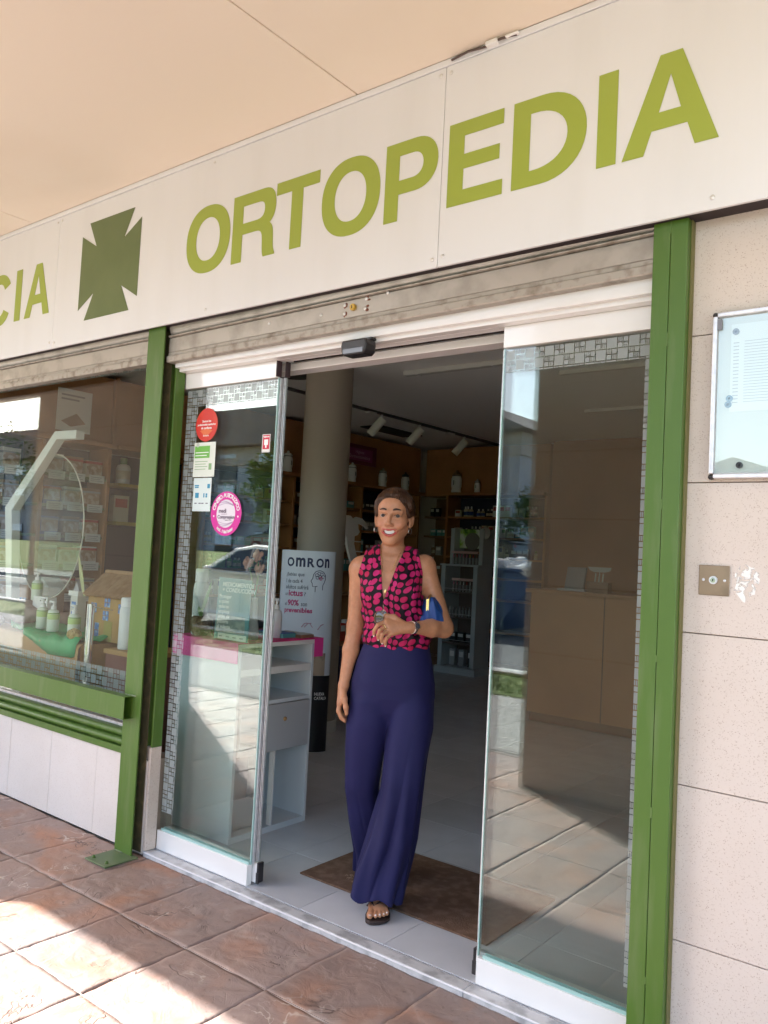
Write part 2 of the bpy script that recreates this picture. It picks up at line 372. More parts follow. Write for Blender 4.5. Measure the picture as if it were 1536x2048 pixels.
# ---------------------------------------------------------------- fascia sign
LIME = M('lime_vinyl', (.325, .395, .055), .4, var=(3, (.345, .41, .075), .45, .75)); OLIVE = M('olive_vinyl', (.115, .155, .055), .4, var=(5, (.13, .17, .063), .4, .65))
def bez(p0, p1, p2, p3, n=10):
    return [tuple((1-t)**3*a+3*(1-t)**2*t*b+3*(1-t)*t*t*c+t**3*d for a, b, c, d in zip(p0, p1, p2, p3)) for t in [i/n for i in range(1, n+1)]]
def sup(cx, cz, a, b, e=2.25, n=56):
    r = []
    for i in range(n):
        t = 2*math.pi*i/n; c, s = math.cos(t), math.sin(t)
        r.append((cx+a*math.copysign(abs(c)**(2/e), c), cz+b*math.copysign(abs(s)**(2/e), s)))
    return r
def glyph(ch, w, H=.297, s=.064, h=.052):
    k = .56
    def bowl(x0, x1, z0, z1, rad):   # right-hand bowl, counter-clockwise from (x0,z0)
        xm = x1-rad; zc = (z0+z1)/2
        return [(x0, z0), (xm, z0)] + bez((xm, z0), (xm+rad*k*1.1, z0), (x1, zc-(zc-z0)*k*1.02), (x1, zc)) + bez((x1, zc), (x1, zc+(z1-zc)*k*1.02), (xm+rad*k*1.1, z1), (xm, z1)) + [(x0, z1)]
    if ch == 'O': return [sup(w/2, H/2, w/2, H/2+.006), sup(w/2, H/2, w/2-s*1.05, H/2-h+.002, 2.15)]
    if ch == 'I': return [[(0, 0), (w, 0), (w, H), (0, H)]]
    if ch == 'T': return [[(w/2-s/2, 0), (w/2+s/2, 0), (w/2+s/2, H-h), (w, H-h), (w, H), (0, H), (0, H-h), (w/2-s/2, H-h)]]
    if ch == 'E': m = H*.5; return [[(0, 0), (w, 0), (w, h), (s, h), (s, m-h/2+.004), (w*.93, m-h/2+.004), (w*.93, m+h/2+.004), (s, m+h/2+.004), (s, H-h), (w*.985, H-h), (w*.985, H), (0, H)]]
    if ch == 'F': m = H*.48; return [[(0, 0), (s, 0), (s, m-h/2), (w*.9, m-h/2), (w*.9, m+h/2), (s, m+h/2), (s, H-h), (w, H-h), (w, H), (0, H)]]
    if ch == 'D': return [bowl(0, w, 0, H, w*.60), bowl(s, w-s*1.02, h, H-h, w*.45)[::1]]
    if ch == 'P': z0 = H*.335; return [[(0, 0), (s, 0), (s, z0)] + bowl(s, w, z0, H, w*.42)[1:-1] + [(0, H)], bowl(s, w-s, z0+h, H-h, w*.20)]
    if ch == 'R':
        z0 = H*.405; out = [(0, 0), (s, 0), (s, z0), (w*.55, z0)] + bez((w*.55, z0), (w*.70, z0), (w*.70, z0-.02), (w*.71, z0-.055), 6) + bez((w*.71, z0-.055), (w*.715, .035), (w*.72, .01), (w*.75, 0), 6)
        out += [(w, 0), (w, .008)] + bez((w, .008), (w*.955, .025), (w*.955, .05), (w*.95, .085), 6) + bez((w*.95, .085), (w*.945, .12), (w*.92, .13), (w*.86, .143), 6)
        out += bez((w*.86, .143), (w*.955, .16), (w*.985, .185), (w*.985, .217), 7) + bez((w*.985, .217), (w*.985, .27), (w*.90, H), (w*.72, H), 8) + [(0, H)]
        return [out, [(s, z0+h-.004), (w*.58, z0+h-.004)] + bez((w*.58, z0+h-.004), (w*.72, z0+h-.002), (w*.74, z0+h+.02), (w*.74, (z0+H)/2+.002), 6) + bez((w*.74, (z0+H)/2+.002), (w*.74, H-h-.008), (w*.69, H-h), (w*.58, H-h), 6) + [(s, H-h)]]
    if ch == 'A': return [[(0, 0), (.235*w, 0), (.315*w, .07), (.685*w, .07), (.765*w, 0), (w, 0), (.615*w, H), (.385*w, H)], [(.385*w, .122), (.5*w, .232), (.615*w, .122)]]
    if ch == 'M': return [[(0, 0), (s*.9, 0), (s*.9, H*.72), (w*.42, 0), (w*.58, 0), (w-s*.9, H*.72), (w-s*.9, 0), (w, 0), (w, H), (w*.74, H), (w*.5, H*.36), (w*.26, H), (0, H)]]
    if ch == 'C':
        o = sup(w/2, H/2, w/2, H/2+.006, 2.25, 80); i = sup(w/2, H/2, w/2-s*1.05, H/2-h+.002, 2.15, 80)
        return [[p for q, p in enumerate(o) if 7 <= q <= 73] + [p for q, p in list(enumerate(i))[::-1] if 8 <= q <= 72]]
def flat_shape(polys, depth):
    cu = bpy.data.curves.new('shape', 'CURVE'); cu.dimensions = '2D'; cu.fill_mode = 'BOTH'; cu.extrude = depth/2
    for pl in polys:
        s = cu.splines.new('POLY'); s.points.add(len(pl)-1); s.use_cyclic_u = True
        for p, q in zip(s.points, pl): p.co = (q[0], q[1], 0, 1)
    o = bpy.data.objects.new('shape', cu); sc.collection.objects.link(o); bpy.context.view_layer.update()
    me = bpy.data.meshes.new_from_object(o.evaluated_get(bpy.context.evaluated_depsgraph_get())); bpy.data.objects.remove(o); bpy.data.curves.remove(cu)
    return me
def standing(name, me, mat, loc, parent, rot=(math.pi/2, 0, 0)):
    me.materials.clear(); me.materials.append(mat); o = bpy.data.objects.new(name, me); sc.collection.objects.link(o); o.rotation_euler = rot
    if parent is not None: o.parent = parent; o.location = Vector(loc)-base_of(parent)
    else: o.location = loc
    return o
FY = -.090
sign = thing('shop_sign', 'long cream fascia sign with lime green lettering ORTOPEDIA and an olive cross', 'sign', (-2.5, FY, 2.468))
px = [-7.9, -6.706, -4.178, -1.649, .88, 3.4]
for a, b in zip(px[:-1], px[1:]):
    MB().box(a+.0012, b-.0012, FY, FY+.012, 2.468, 3.195).build('sign_panel', SIGNW, sign, bevel=.0015, seg=1)
MB().box(-7.9, 3.4, FY-.004, FY+.012, 3.197, 3.2215).build('top_trim', SIGNW, sign, bevel=.002, seg=1)
MB().box(-7.9, 3.4, FY+.014, -.004, 2.475, 3.215).build('backing', DARKGAP, sign)
for ch, x0, x1 in (('O', -3.062, -2.765), ('R', -2.748, -2.480), ('T', -2.482, -2.239), ('O', -2.221, -1.926), ('P', -1.902, -1.665), ('E', -1.620, -1.398), ('D', -1.363, -1.100), ('I', -1.064, -1.001), ('A', -.982, -.697),
                   ('A', -4.494, -4.230), ('I', -4.606, -4.542), ('C', -4.930, -4.655), ('A', -5.235, -4.965), ('M', -5.58, -5.265), ('R', -5.89, -5.615), ('A', -6.17, -5.90), ('F', -6.38, -6.17)):
    standing('letter', flat_shape(glyph(ch, x1-x0), .0012), LIME, (x0, FY-.0016, 2.673), sign)
q = [(-.195, .258), (.195, .258), (.120, .122), (.257, .197), (.257, -.197), (.120, -.122), (.195, -.258), (-.195, -.258), (-.122, -.122), (-.257, -.197), (-.257, .197), (-.122, .122)]
standing('cross', flat_shape([q], .0012), OLIVE, (-3.682, FY-.0016, 2.838), sign)
SCREW = M('screw_head', (.72, .70, .67), .35, metal=.6)
rv = MB()
for xj in (-4.178, -1.649, -2.9, -.71, -5.4, .3):
    for z in (2.50, 3.17):
        for d in ((-.022, .022) if xj in (-4.178, -1.649) else (0,)):
            MB().ell((xj+d, FY-.001, z+random.uniform(-.004, .004)), (.0075, .004, .0075), 10, 6).build('rivet', SCREW, sign, smooth=True)
# cable scraps tucked over the sign
cb = MB(); cb.tube([(-1.62, FY-.012, 3.205), (-1.55, FY-.016, 3.21), (-1.48, FY-.014, 3.204), (-1.42, FY-.016, 3.21), (-1.36, FY-.012, 3.206)], .0045, 6)
o = cb.build('cable', M('cable', (.09, .06, .05), .6), None, smooth=True); tag(o, 'loose dark cable tucked above the sign top edge', 'cable')
for b_, lb in (((-1.475, -1.43, FY-.026, FY-.004, 3.198, 3.214), 'thicker white cable connector beside the loose dark cable'), ((-1.40, -1.35, FY-.022, FY-.006, 3.204, 3.2125), 'flat white cable connector at the end of the loose dark cable')):
    tag(MB().box(*b_).build('connector', WHITE_M, None, bevel=.002, seg=1), lb, 'connector')

# ---------------------------------------------------------------- stone walls
wl = thing('stone_dado', 'low pale stone dado wall under the display window', 'wall', (-5.2, .06, 0))
MB().box(-8, -3.226, .012, .16, 0, .428).build('core', MORTAR, wl)
xj = [-8, -7.03, -6.6, -6.17, -5.74, -5.32, -4.895, -4.47, -4.052, -3.634, -3.222]
for a, b in zip(xj[:-1], xj[1:]):
    MB().box(a+.0012, b-.0012, random.uniform(-.0008, .0008), .0115, .001, .430).build('stone_slab', STONE_L, wl, bevel=.0015, seg=1)
jm = thing('stone_jamb', 'short beige stone jamb beside the left door panel under the green frame', 'wall', (-3.21, .03, 0))
MB().box(-3.2205, -3.204, .0005, .060, .0205, .492).build('stone_slab', STONE, jm, bevel=.0015, seg=1)
MB().box(-3.315, -3.223, .0125, .058, .43, .492).build('stone_back', STONE, jm)
wr = thing('stone_wall', 'speckled beige stone clad wall beside the shop door', 'wall', (.3, .1, 0))
MB().box(-.80, 3.3, .010, .30, 0, 2.6).build('core', MORTAR, wr)
zj = [0, .403, .836, 1.269, 1.702, 2.134, 2.57]
for k, (a, b) in enumerate(zip(zj[:-1], zj[1:])):
    for x0, x1 in (((-.80, .05), (.05, .9), (.9, 1.75), (1.75, 2.6), (2.6, 3.3))):
        MB().box(x0+.0012, x1-.0012, random.uniform(-.0012, .0008), .0095, a+.0016, b-.0012).build('stone_slab', STONE, wr, bevel=.0012, seg=1)
# white residue where a sticker was peeled off
def residue_mat():
    m = bpy.data.materials.new('paper_residue'); m.use_nodes = True; n = m.node_tree.nodes; l = m.node_tree.links; p = n['Principled BSDF']; p.inputs['Base Color'].default_value = (.80, .78, .75, 1); p.inputs['Roughness'].default_value = .85
    tc = n.new('ShaderNodeTexCoord'); ns = n.new('ShaderNodeTexNoise'); ns.inputs['Scale'].default_value = 42; ns.inputs['Detail'].default_value = 6; ns.inputs['Distortion'].default_value = .8; l.new(tc.outputs['Object'], ns.inputs['Vector'])
    r = n.new('ShaderNodeMapRange'); r.inputs[1].default_value = .47; r.inputs[2].default_value = .56; l.new(ns.outputs['Fac'], r.inputs[0]); l.new(r.outputs[0], p.inputs['Alpha']); return m
rr = random.Random(5); k = 26
o = MB().prism([(-.612+.036*rr.uniform(.72, 1.05)*math.cos(6.283*i/k), 1.424+.056*rr.uniform(.72, 1.05)*math.sin(6.283*i/k)) for i in range(k)], -.0019, -.0015, 'y').build('sticker_residue', residue_mat()); tag(o, 'torn white sticker residue on the stone beside the key switch', 'sticker')
# inner and upper building shell
mp = MB().box(-8, 3.4, .17, .40, 2.56, 3.24).build('lintel_wall', M('plaster', (.5, .45, .4), .8)); struct(mp)

# ---------------------------------------------------------------- green posts and guard rail
pl = thing('green_post', 'green painted steel post with base plate and guard rail by the display window', 'post', (-3.29, -.03, 0))
MB().box(-3.354, -3.226, -.060, -.052, .008, 2.474).box(-3.354, -3.346, -.052, -.003, .008, 2.474).box(-3.300, -3.292, -.052, -.003, .008, 2.474).build('tube', GREEN, pl, bevel=.002)
MB().box(-3.345, -3.301, -.050, -.006, .010, 2.47).build('channel_inner', BROWNCH, pl)
MB().box(-3.291, -3.231, -.0045, -.003, .010, 2.47).build('channel_back', BROWNCH, pl)
MB().box(-3.352, -3.190, -.215, -.043, .0015, .0085).build('base_plate', M('green_plate', (.095, .145, .06), .5, var=(12, (.13, .165, .085), .45, .7)), pl, bevel=.0015, seg=1)
for x, y in ((-3.325, -.185), (-3.225, -.185)): MB().cyl((x, y, .008), (x, y, .0125), .0085, n=6).cyl((x, y, .0125), (x, y, .020), .005, n=8).build('anchor_bolt', GREEN2, pl)
rl = MB(); x0, x1 = -7.6, -3.281
for a in ((-.110, -.107, .624, .728), (-.063, -.060, .624, .728)): rl.box(x0, x1, a[0], a[1], a[2], a[3])
rl.box(x0, x1, -.107, -.063, .725, .728); rl.box(x0, x1, -.107, -.063, .624, .627)
rail = rl.build('guard_rail', GREEN, pl)
wv = MB(); rr = random.Random(2)
for k in range(26):
    x = rr.uniform(-3.345, -3.262); wv.ell((x, -.0605-rr.uniform(0, .004), .7285+rr.uniform(-.001, .003)), (rr.uniform(.002, .006), .003, .003), 6, 4)
for k in range(22):
    x = rr.uniform(-3.35, -3.29); wv.ell((x, -.0605-rr.uniform(0, .004), .0095), (rr.uniform(.002, .005), .004, .003), 6, 4)
wv.build('weld_bead', M('weld_paint', (.22, .27, .16), .5), pl, smooth=True)['kind'] = 'stuff'
pr = thing('green_post', 'wide green painted steel post between the right door panel and the stone wall', 'post', (-.84, 0, 0))
MB().box(-.889, -.8375, -.055, .03, .001, 2.474).build('tube', GREEN, pr, bevel=.003)
MB().box(-.8365, -.786, -.055, .03, .001, 2.474).build('tube', GREEN, pr, bevel=.003)
wz = MB()
for z0, z1 in ((2.435, 2.472), (2.10, 2.14), (1.62, 1.65), (1.18, 1.20), (.74, .77), (.28, .30)): wz.box(-.8395, -.8345, -.0556, -.052, z0, z1)
wz.build('weld_bead', GREEN2, pr)['kind'] = 'stuff'
MB().box(-.7852, -.782, -.030, -.001, .001, 2.474).build('sealant', M('sealant', (.16, .15, .05), .7), pr)

# ---------------------------------------------------------------- display window
wn = thing('display_window', 'large display window with green frame and frosted mosaic bands', 'window', (-5, .08, .43))
fr = MB()
def profx(name, prof, x0, x1, mat, parent, smooth=False): return MB().prism(prof, x0, x1, 'x').build(name, mat, parent, auto=35 if smooth else None)
def rounded(y0, z0, y1, z1, n=7):   # profile with a rounded outer nose
    zc = (z0+z1)/2; r = (z1-z0)/2; return [(y1, z0), (y0+r, z0)] + [(y0+r-r*math.sin(math.pi*i/n), zc-r*math.cos(math.pi*i/n)) for i in range(1, n)] + [(y0+r, z1), (y1, z1)]
profx('sill', [(-.012, .4315), (.085, .4315), (.085, .462), (-.012, .462)], -8, -3.318, GREEN, wn)
profx('sill_moulding', rounded(-.006, .4635, .08, .497), -8, -3.318, GREEN, wn, True)
profx('sill_moulding', rounded(.012, .4985, .08, .534), -8, -3.318, GREEN, wn, True)
MB().box(-8, -3.318, .052, .09, .535, .55).build('glazing_bead', ALU, wn)
MB().box(-8, -3.318, .052, .09, 2.43, 2.50).build('head_frame', GREEN, wn)
jf = thing('green_jamb', 'green painted frame upright between the display window and the door', 'frame', (-3.26, .03, .5))
MB().box(-3.2165, -3.205, .004, .0605, .4925, 2.46).box(-3.318, -3.2865, .004, .10, .4925, 2.46).box(-3.2865, -3.2165, .048, .0605, .4925, 2.46).build('upright', GREEN, jf, bevel=.002, seg=1)
MB().box(-3.255, -3.250, .006, .046, .4925, 2.46).build('guide_lip', GREEN2, jf)
MB().box(-3.249, -3.244, -.002, .004, .760, .862).build('magnet_switch', WHITE_M, jf, bevel=.001, seg=1)
gp = MB().box(-8, -3.319, .066, .074, .551, 2.429).build('glass_pane', GLASS, wn)
def mosaic(a0, a1, b0, b1, cell, seed=1, horiz=True, face='y', at=.0):
    """frosted vinyl mosaic: plain squares alternate with squares cut in four; gaps left between the pieces"""
    rr = random.Random(seed); mb = MB(); g = cell*.045
    def q(x0, x1, z0, z1):
        x0, x1 = max(x0, a0), min(x1, a1); z0, z1 = max(z0, b0), min(z1, b1)
        if x1-x0 > .002 and z1-z0 > .002: mb.add([(x0, at, z0), (x1, at, z0), (x1, at, z1), (x0, at, z1)], [(0, 1, 2, 3)])
    nx = int((a1-a0)/cell)+2; nz = int((b1-b0)/cell)+2
    for i in range(nx):
        for j in range(nz):
            x = a0+i*cell; z = b1-(j+1)*cell
            if (i+j) % 2 == 0: q(x+g, x+cell-g, z+g, z+cell-g)
            else:
                h = cell/2
                for u in range(2):
                    for v in range(2):
                        X, Z = x+u*h, z+v*h
                        if (u+v) % 2 == 0:
                            q(X+g, X+h-g, Z+g, Z+h-g)
                        else:
                            for t in range(3): q(X+g+t*(h-g)/3, X+g+(t+1)*(h-g)/3-g, Z+g, Z+h-g)
    return mb
mosaic(-8, -3.325, .553, .80, .050, at=.0755).build('frosted_band', FROST, wn)
mosaic(-8, -3.325, 2.325, 2.41, .050, at=.0755).build('frosted_band', FROST, wn)

# ---------------------------------------------------------------- roller shutters
def shutter(x0, x1, label, tilt, locked):
    t = thing('roller_shutter', label, 'shutter', ((x0+x1)/2, -.01, 2.30), 'rolled up metal shutters')
    def ext(name, prof, mat, smooth=True):
        mb = MB(); n = 24
        for k in range(n):
            a, b = x0+(x1-x0)*k/n, x0+(x1-x0)*(k+1)/n
            base = len(mb.v); m = len(prof)
            if k == 0: mb.v += [(a, p[0], p[1]+tilt*(a-x0)) for p in prof]; base += m
            mb.v += [(b, p[0], p[1]+tilt*(b-x0)) for p in prof]
            for i in range(m-1): mb.f.append((base-m+i, base-m+i+1, base+i+1, base+i))
        return mb.build(name, mat, t, auto=30)
    ext('bottom_bar', [(.004, 2.302), (-.040, 2.302), (-.043, 2.306), (-.043, 2.330), (-.038, 2.334), (-.034, 2.335), (-.034, 2.349), (.0, 2.349)], GALV_D)
    ext('slat', [(.0, 2.350), (-.030, 2.350), (-.033, 2.353), (-.0325, 2.418), (-.030, 2.421), (-.0, 2.421)], GALV)
    ext('slat_lip', [(.0, 2.423), (-.030, 2.423)] + [(-.030-.011*math.sin(math.pi*i/6), 2.429-.006*math.cos(math.pi*i/6)) for i in range(7)] + [(-.026, 2.437), (0, 2.437)], GALV_D)
    ext('slat', [(-.0, 2.438), (-.022, 2.438), (-.030, 2.446), (-.036, 2.465), (-.036, 2.50), (0, 2.50)], GALV)
    if locked:
        br = M('brass', (.55, .36, .08), .35, metal=.8); rust = M('rust', (.17, .06, .035), .8, var=(60, (.3, .15, .1), .5, .7))
        xc = -2.075
        z = 2.388+tilt*(xc-x0)
        MB().cyl((xc, -.032, z), (xc, -.043, z), .0135, n=18).cyl((xc, -.043, z), (xc, -.046, z), .0105, n=18).build('lock_cylinder', br, t, auto=40)
        MB().box(xc-.0022, xc+.0022, -.0468, -.0455, z-.006, z+.006).build('keyhole', BLACK, t)
        for dx, dz in ((-.047, .016), (-.047, -.018), (.062, .026), (.058, -.012)):
            MB().ell((xc+dx, -.034, z+dz), (.0075, .004, .0075), 10, 6).build('rivet', SCREW, t, smooth=True)
            rr = random.Random(int(dx*1000)); m = MB()
            for k in range(5): m.ell((xc+dx+.006+rr.uniform(-.006, .008), -.0335, z+dz+rr.uniform(-.009, .009)), (rr.uniform(.004, .008), .0009, rr.uniform(.003, .008)), 8, 5)
            m.build('rust_stain', rust, t, smooth=True)
        for dx, dz in ((-.172, -.006), (.165, .032), (.42, -.062), (-.47, .0)):
            MB().ell((xc+dx, -.034, z+dz), (.007, .0035, .007), 10, 6).build('rivet', SCREW if dx < .3 else rust, t, smooth=True)
    return t
shutter(-3.222, -.892, 'rolled up metal shutter with brass lock above the sliding door', .0115, True)
shutter(-7.9, -3.357, 'rolled up metal shutter above the display window', .002, False)

# ---------------------------------------------------------------- threshold and sliding door
th = thing('threshold', 'white marble threshold strip along the shop door', 'threshold', (-2.05, .03, 0))
for a, b in ((-3.218, -1.4655), (-1.4635, -.78)):
    MB().box(a, b, .0015, .0555, -.01, .0185).build('marble_slab', MARBLE, th, bevel=.003)
MB().box(-3.2, -.78, .0575, .0645, -.01, .0175).build('groove_strip', ALU, th)
MB().box(-3.218, -.78, -.0020, .0012, .0115, .0180).build('nosing', NOSING, th, bevel=.0015, seg=1)
dr = thing('sliding_door', 'white framed automatic glass sliding door standing open', 'door', (-2.05, .1, .02))
DZ0, DZ1 = .1065, 2.1925
def fixed(x0, x1):
    p = MB().box(x0, x1, .062, .0915, .0195, DZ0).build('bottom_rail', WHITE, dr, bevel=.0015, seg=1)
    MB().box(x0+.02, x1, .0705, .0725, DZ0, DZ0+.012).box(x0+.02, x1, .0875, .0895, DZ0, DZ0+.012).build('glazing_bead', GLASSEDGE, p)
    MB().box(x0, x1, .0765, .0845, DZ0+.0005, DZ1).build('glass_pane', GLASS, dr)
    MB().box(x0, x1, .062, .0915, DZ1, 2.2665).build('top_rail', WHITE, dr, bevel=.0015, seg=1)
fixed(-3.203, -2.586); fixed(-1.455, -.80)
def leaf(x0, x1, xe):
    p = MB().box(x0, x1, .0955, .1235, .030, .112).build('leaf_bottom_rail', WHITE, dr, bevel=.0015, seg=1)
    MB().box(x0, x1, .105, .113, .1125, 2.20).build('leaf_glass', GLASS, dr)
    s = 1 if xe == x1 else -1
    b = sorted((xe, xe+s*.010)); MB().box(b[0], b[1], .0945, .1245, .034, .116).box(b[0]-.002, b[1]+.002, .0925, .0985, .030, .075).build('leaf_end_brush', BLACK, p)
leaf(-3.20, -2.560, -2.560); leaf(-1.476, -.85, -1.476)
def stile(x, s):
    st = MB(); st.box(*sorted((x, x+s*.004)), .0765, .0845, DZ0, DZ1)
    st.build('glass_edge', GLASSEDGE, dr)
    MB().box(*sorted((x+s*.0025, x+s*.012)), .0855, .0895, DZ0, DZ1).box(*sorted((x+s*.006, x+s*.014)), .0915, .0945, .118, 2.190).build('edge_profile', ALU, dr)
    MB().box(*sorted((x+s*.010, x+s*.016)), .0985, .1030, .118, 2.198).box(*sorted((x+s*.014, x+s*.0195)), .1045, .1165, .118, 2.198).build('edge_profile', ALU, dr, bevel=.001, seg=1)
    MB().box(*sorted((x+s*.008, x+s*.013)), .0955, .0975, .118, 2.198).build('edge_brush', M('grey_brush', (.12, .12, .13), .9), dr)
stile(-2.5855, 1); stile(-1.4555, -1)
MB().box(-3.2035, -.80, .020, .060, 2.268, 2.40).build('header_front', WHITE, dr, bevel=.002, seg=1)
MB().box(-3.2035, -.80, -.006, .0195, 2.283, 2.40).build('header_lip', WHITE, dr, bevel=.002, seg=1)
MB().box(-3.2035, -.80, .0605, .103, 2.2675, 2.40).build('header_box', WHITE, dr)
MB().box(-2.575, -1.464, .1045, .120, 2.275, 2.40).box(-2.575, -1.464, .155, .160, 2.278, 2.40).build('track_slot', DARKGAP, dr)
MB().box(-3.2, -.80, .161, .240, 2.243, 2.276).build('carriage_cover', WHITE, dr, bevel=.003)
MB().box(-2.5855, -2.580, .062, .0915, 2.1985, 2.267).box(-2.566, -2.560, .0985, .124, 2.2005, 2.267).build('end_cap', M('dark_cap', (.05, .03, .035), .5), dr)
mosaic(-3.198, -2.59, 2.105, 2.185, .037, at=.0758).build('frosted_band', FROST, dr)
mosaic(-3.198, -3.115, .19, 2.103, .037, at=.0758).build('frosted_band', FROST, dr)
mosaic(-1.450, -.93, 2.105, 2.185, .037, at=.0758).build('frosted_band', FROST, dr)
mosaic(-.951, -.90, .185, 2.103, .037, seed=4, at=.0758).build('frosted_band', FROST, dr)
# door sensor
sn = thing('door_sensor', 'black motion sensor mounted on the white door header', 'sensor', (-2.06, .0, 2.25))
MB().box(-2.115, -1.995, -.012, .019, 2.272, 2.2815).build('bracket', BLACK, sn, bevel=.002)
MB().prism([(-2.118, 2.222), (-2.105, 2.212), (-2.010, 2.212), (-1.997, 2.222), (-1.992, 2.250), (-1.997, 2.2715), (-2.118, 2.2715), (-2.123, 2.25)], -.046, .018, 'y').build('housing', BLACK, sn, bevel=.007, seg=3)
MB().box(-2.107, -2.008, -.0475, -.0455, 2.218, 2.236).build('lens', M('sensor_lens', (.04, .035, .04), .08), sn)
# ---------------------------------------------------------------- shop interior shell
WOOD = M('warm_wood', (.42, .19, .072), .42, var=(3, (.34, .15, .055), .4, .65))
WOOD_D = M('dark_wood', (.22, .115, .06), .45, var=(4, (.18, .09, .05), .4, .65))
NAVY = M('navy_panel', (.030, .034, .075), .5)
CEIL = M('ceiling_paint', (.88, .86, .84), .75)
GREYL = M('grey_laminate', (.42, .43, .46), .35); GREYD = M('dark_grey_laminate', (.17, .17, .19), .4)
MAGENTA = M('magenta', (.62, .02, .19), .5); PINKP = M('pink_print', (.78, .05, .32), .45)
fl = MB().box(-6.9, 1.3, .105, 7.2, -.03, .010).box(-2.58, -1.458, .0655, .105, -.03, .010).build('floor', TILEJ); struct(fl)
tm = MB().box(-.2135, .2135, -.2135, .2135, -.008, .0).mesh('tile', TILE)
for i in range(-10, 8):
    for j in range(16):
        cx = -1.8515+.43*(i+.5); cyy = .0655+.43*(j+.5)
        if -6.9 < cx < 1.1 and cyy < 7.0: part('tile', tm, fl, (cx, cyy, .0195+random.uniform(-.0003, .0003)))
w1 = MB().box(-7.05, -6.9, .17, 7.35, -.03, 3.22).build('wall_left', M('shop_wall', (.76, .71, .65), .8)); struct(w1)
w2 = MB().box(-6.9, 1.45, 7.2, 7.35, -.03, 3.22).build('wall_back', MATS['shop_wall']); struct(w2)
w3 = MB().box(1.3, 1.45, .3, 7.2, -.03, 3.22).build('wall_right', MATS['shop_wall']); struct(w3)
ce = MB().box(-6.9, 1.3, .4, 7.2, 2.95, 3.20).build('ceiling', CEIL); struct(ce)
w4 = MB().box(-8, -6.9, .17, .4, 0, 3.2).build('wall_front_end', MATS['shop_wall']); struct(w4)
mat_ = MB().box(-2.52, -1.565, .32, .885, .0205, .0285).build('floor_mat', M('coir_mat', (.135, .075, .045), .95, var=(25, (.20, .12, .08), .45, .65), bump=(220, .8, .004)), None, bevel=.002)
tag(mat_, 'worn brown entrance mat lying inside the doorway', 'mat')
tr = MB(); rr = random.Random(4)
for k in range(10):
    x, y = -2.32+rr.gauss(0, .035), .44+rr.gauss(0, .02); a = rr.uniform(0, 6.3); L = rr.uniform(.01, .03)
    tr.tube([(x, y, .0295), (x+L*math.cos(a)*.6, y+L*math.sin(a)*.6, .032), (x+L*math.cos(a+.6), y+L*math.sin(a+.6), .0296)], .0012, 4)
o = tr.build('torn_fibre', M('torn_fibres', (.36, .24, .17), .9), None); tag(o, 'torn loose fibres on the corner of the brown mat', 'debris'); o['kind'] = 'stuff'

# column with skirting
co = thing('round_column', 'round taupe column standing inside the shop', 'column', (-4.52, 2.53, .02))
MB().lathe([(.193, .09), (.193, 2.93)], (-4.52, 2.53, .02), 48).build('shaft', M('taupe_paint', (.34, .29, .235), .6), co, auto=40)
MB().lathe([(.203, 0), (.203, .085), (.196, .09)], (-4.52, 2.53, .02), 48).build('skirting', M('skirting', (.6, .58, .55), .5), co, auto=40)

# ceiling fittings
tk = thing('track_light_rail', 'dark ceiling track rail carrying the three spotlights', 'track', (-5.42, 4.9, 2.93))
MB().box(-5.44, -5.40, 2.6, 7.0, 2.925, 2.949).build('rail', M('dark_track', (.10, .09, .09), .5), tk)
for y in (4.12, 5.62): MB().box(-5.45, -5.39, y, y+.12, 2.905, 2.924).build('rail_box', WHITE_M, tk)
for y, lb in ((4.36, 'nearest the round column'), (5.06, 'between the other two'), (6.0, 'farthest from the round column')):
    s = thing('spotlight', 'white cylinder spotlight hanging from the ceiling track, ' + lb, 'spotlight', (-5.42, y, 2.9), 'spotlights on the ceiling track')
    MB().cyl((-5.42, y, 2.925), (-5.42, y, 2.86), .012).build('stem', WHITE_M, s, smooth=True)
    a = Vector((-5.42, y, 2.86)); d = Vector((-.55, -.30, -.78)).normalized(); MB().cyl(a-d*.03, a+d*.19, .046, .046, 18).build('lamp_head', M('spot_ivory', (.82, .79, .66), .45), s, auto=40)
    MB().cyl(a+d*.1895, a+d*.191, .038, n=18).build('lamp_lens', GREYD, s)
o = MB().box(-6.25, -5.95, 5.0, 5.85, 2.935, 2.949).build('ceiling_vent', M('vent_dark', (.06, .055, .05), .7)); tag(o, 'rectangular dark air vent in the shop ceiling', 'vent')
cv = thing('ceiling_speaker', 'round dark recessed ceiling speaker near the column', 'speaker', (-4.97, 2.55, 2.94))
MB().lathe([(.21, 0), (.21, .008)], (-4.97, 2.55, 2.9405), 32).build('rim', WHITE_M, cv); MB().lathe([(.185, 0), (.185, .006)], (-4.97, 2.55, 2.937), 32).build('grille', MATS['vent_dark'], cv)
tl = thing('ceiling_strip', 'long white strip light fitting on the shop ceiling', 'light', (-2.7, 2.9, 2.93))
MB().box(-4.03, -1.6, 2.87, 2.93, 2.91, 2.949).build('housing', M('strip_white', (.66, .64, .60), .5), tl, bevel=.004)
for x in (-3.9, -3.2, -2.4): MB().box(x, x+.02, 2.865, 2.935, 2.905, 2.9095).build('clip', WHITE_M, tl)
for x0, x1, y in ((-2.9, -1.2, 3.42), (-3.4, -1.2, 5.0)):
    o = MB().box(x0, x1, y-.02, y+.02, 2.92, 2.949).build('ceiling_batten', MATS['strip_white']); tag(o, 'slim white ceiling batten %s' % ('above the counter' if y > 4 else 'beyond the strip light'), 'batten')

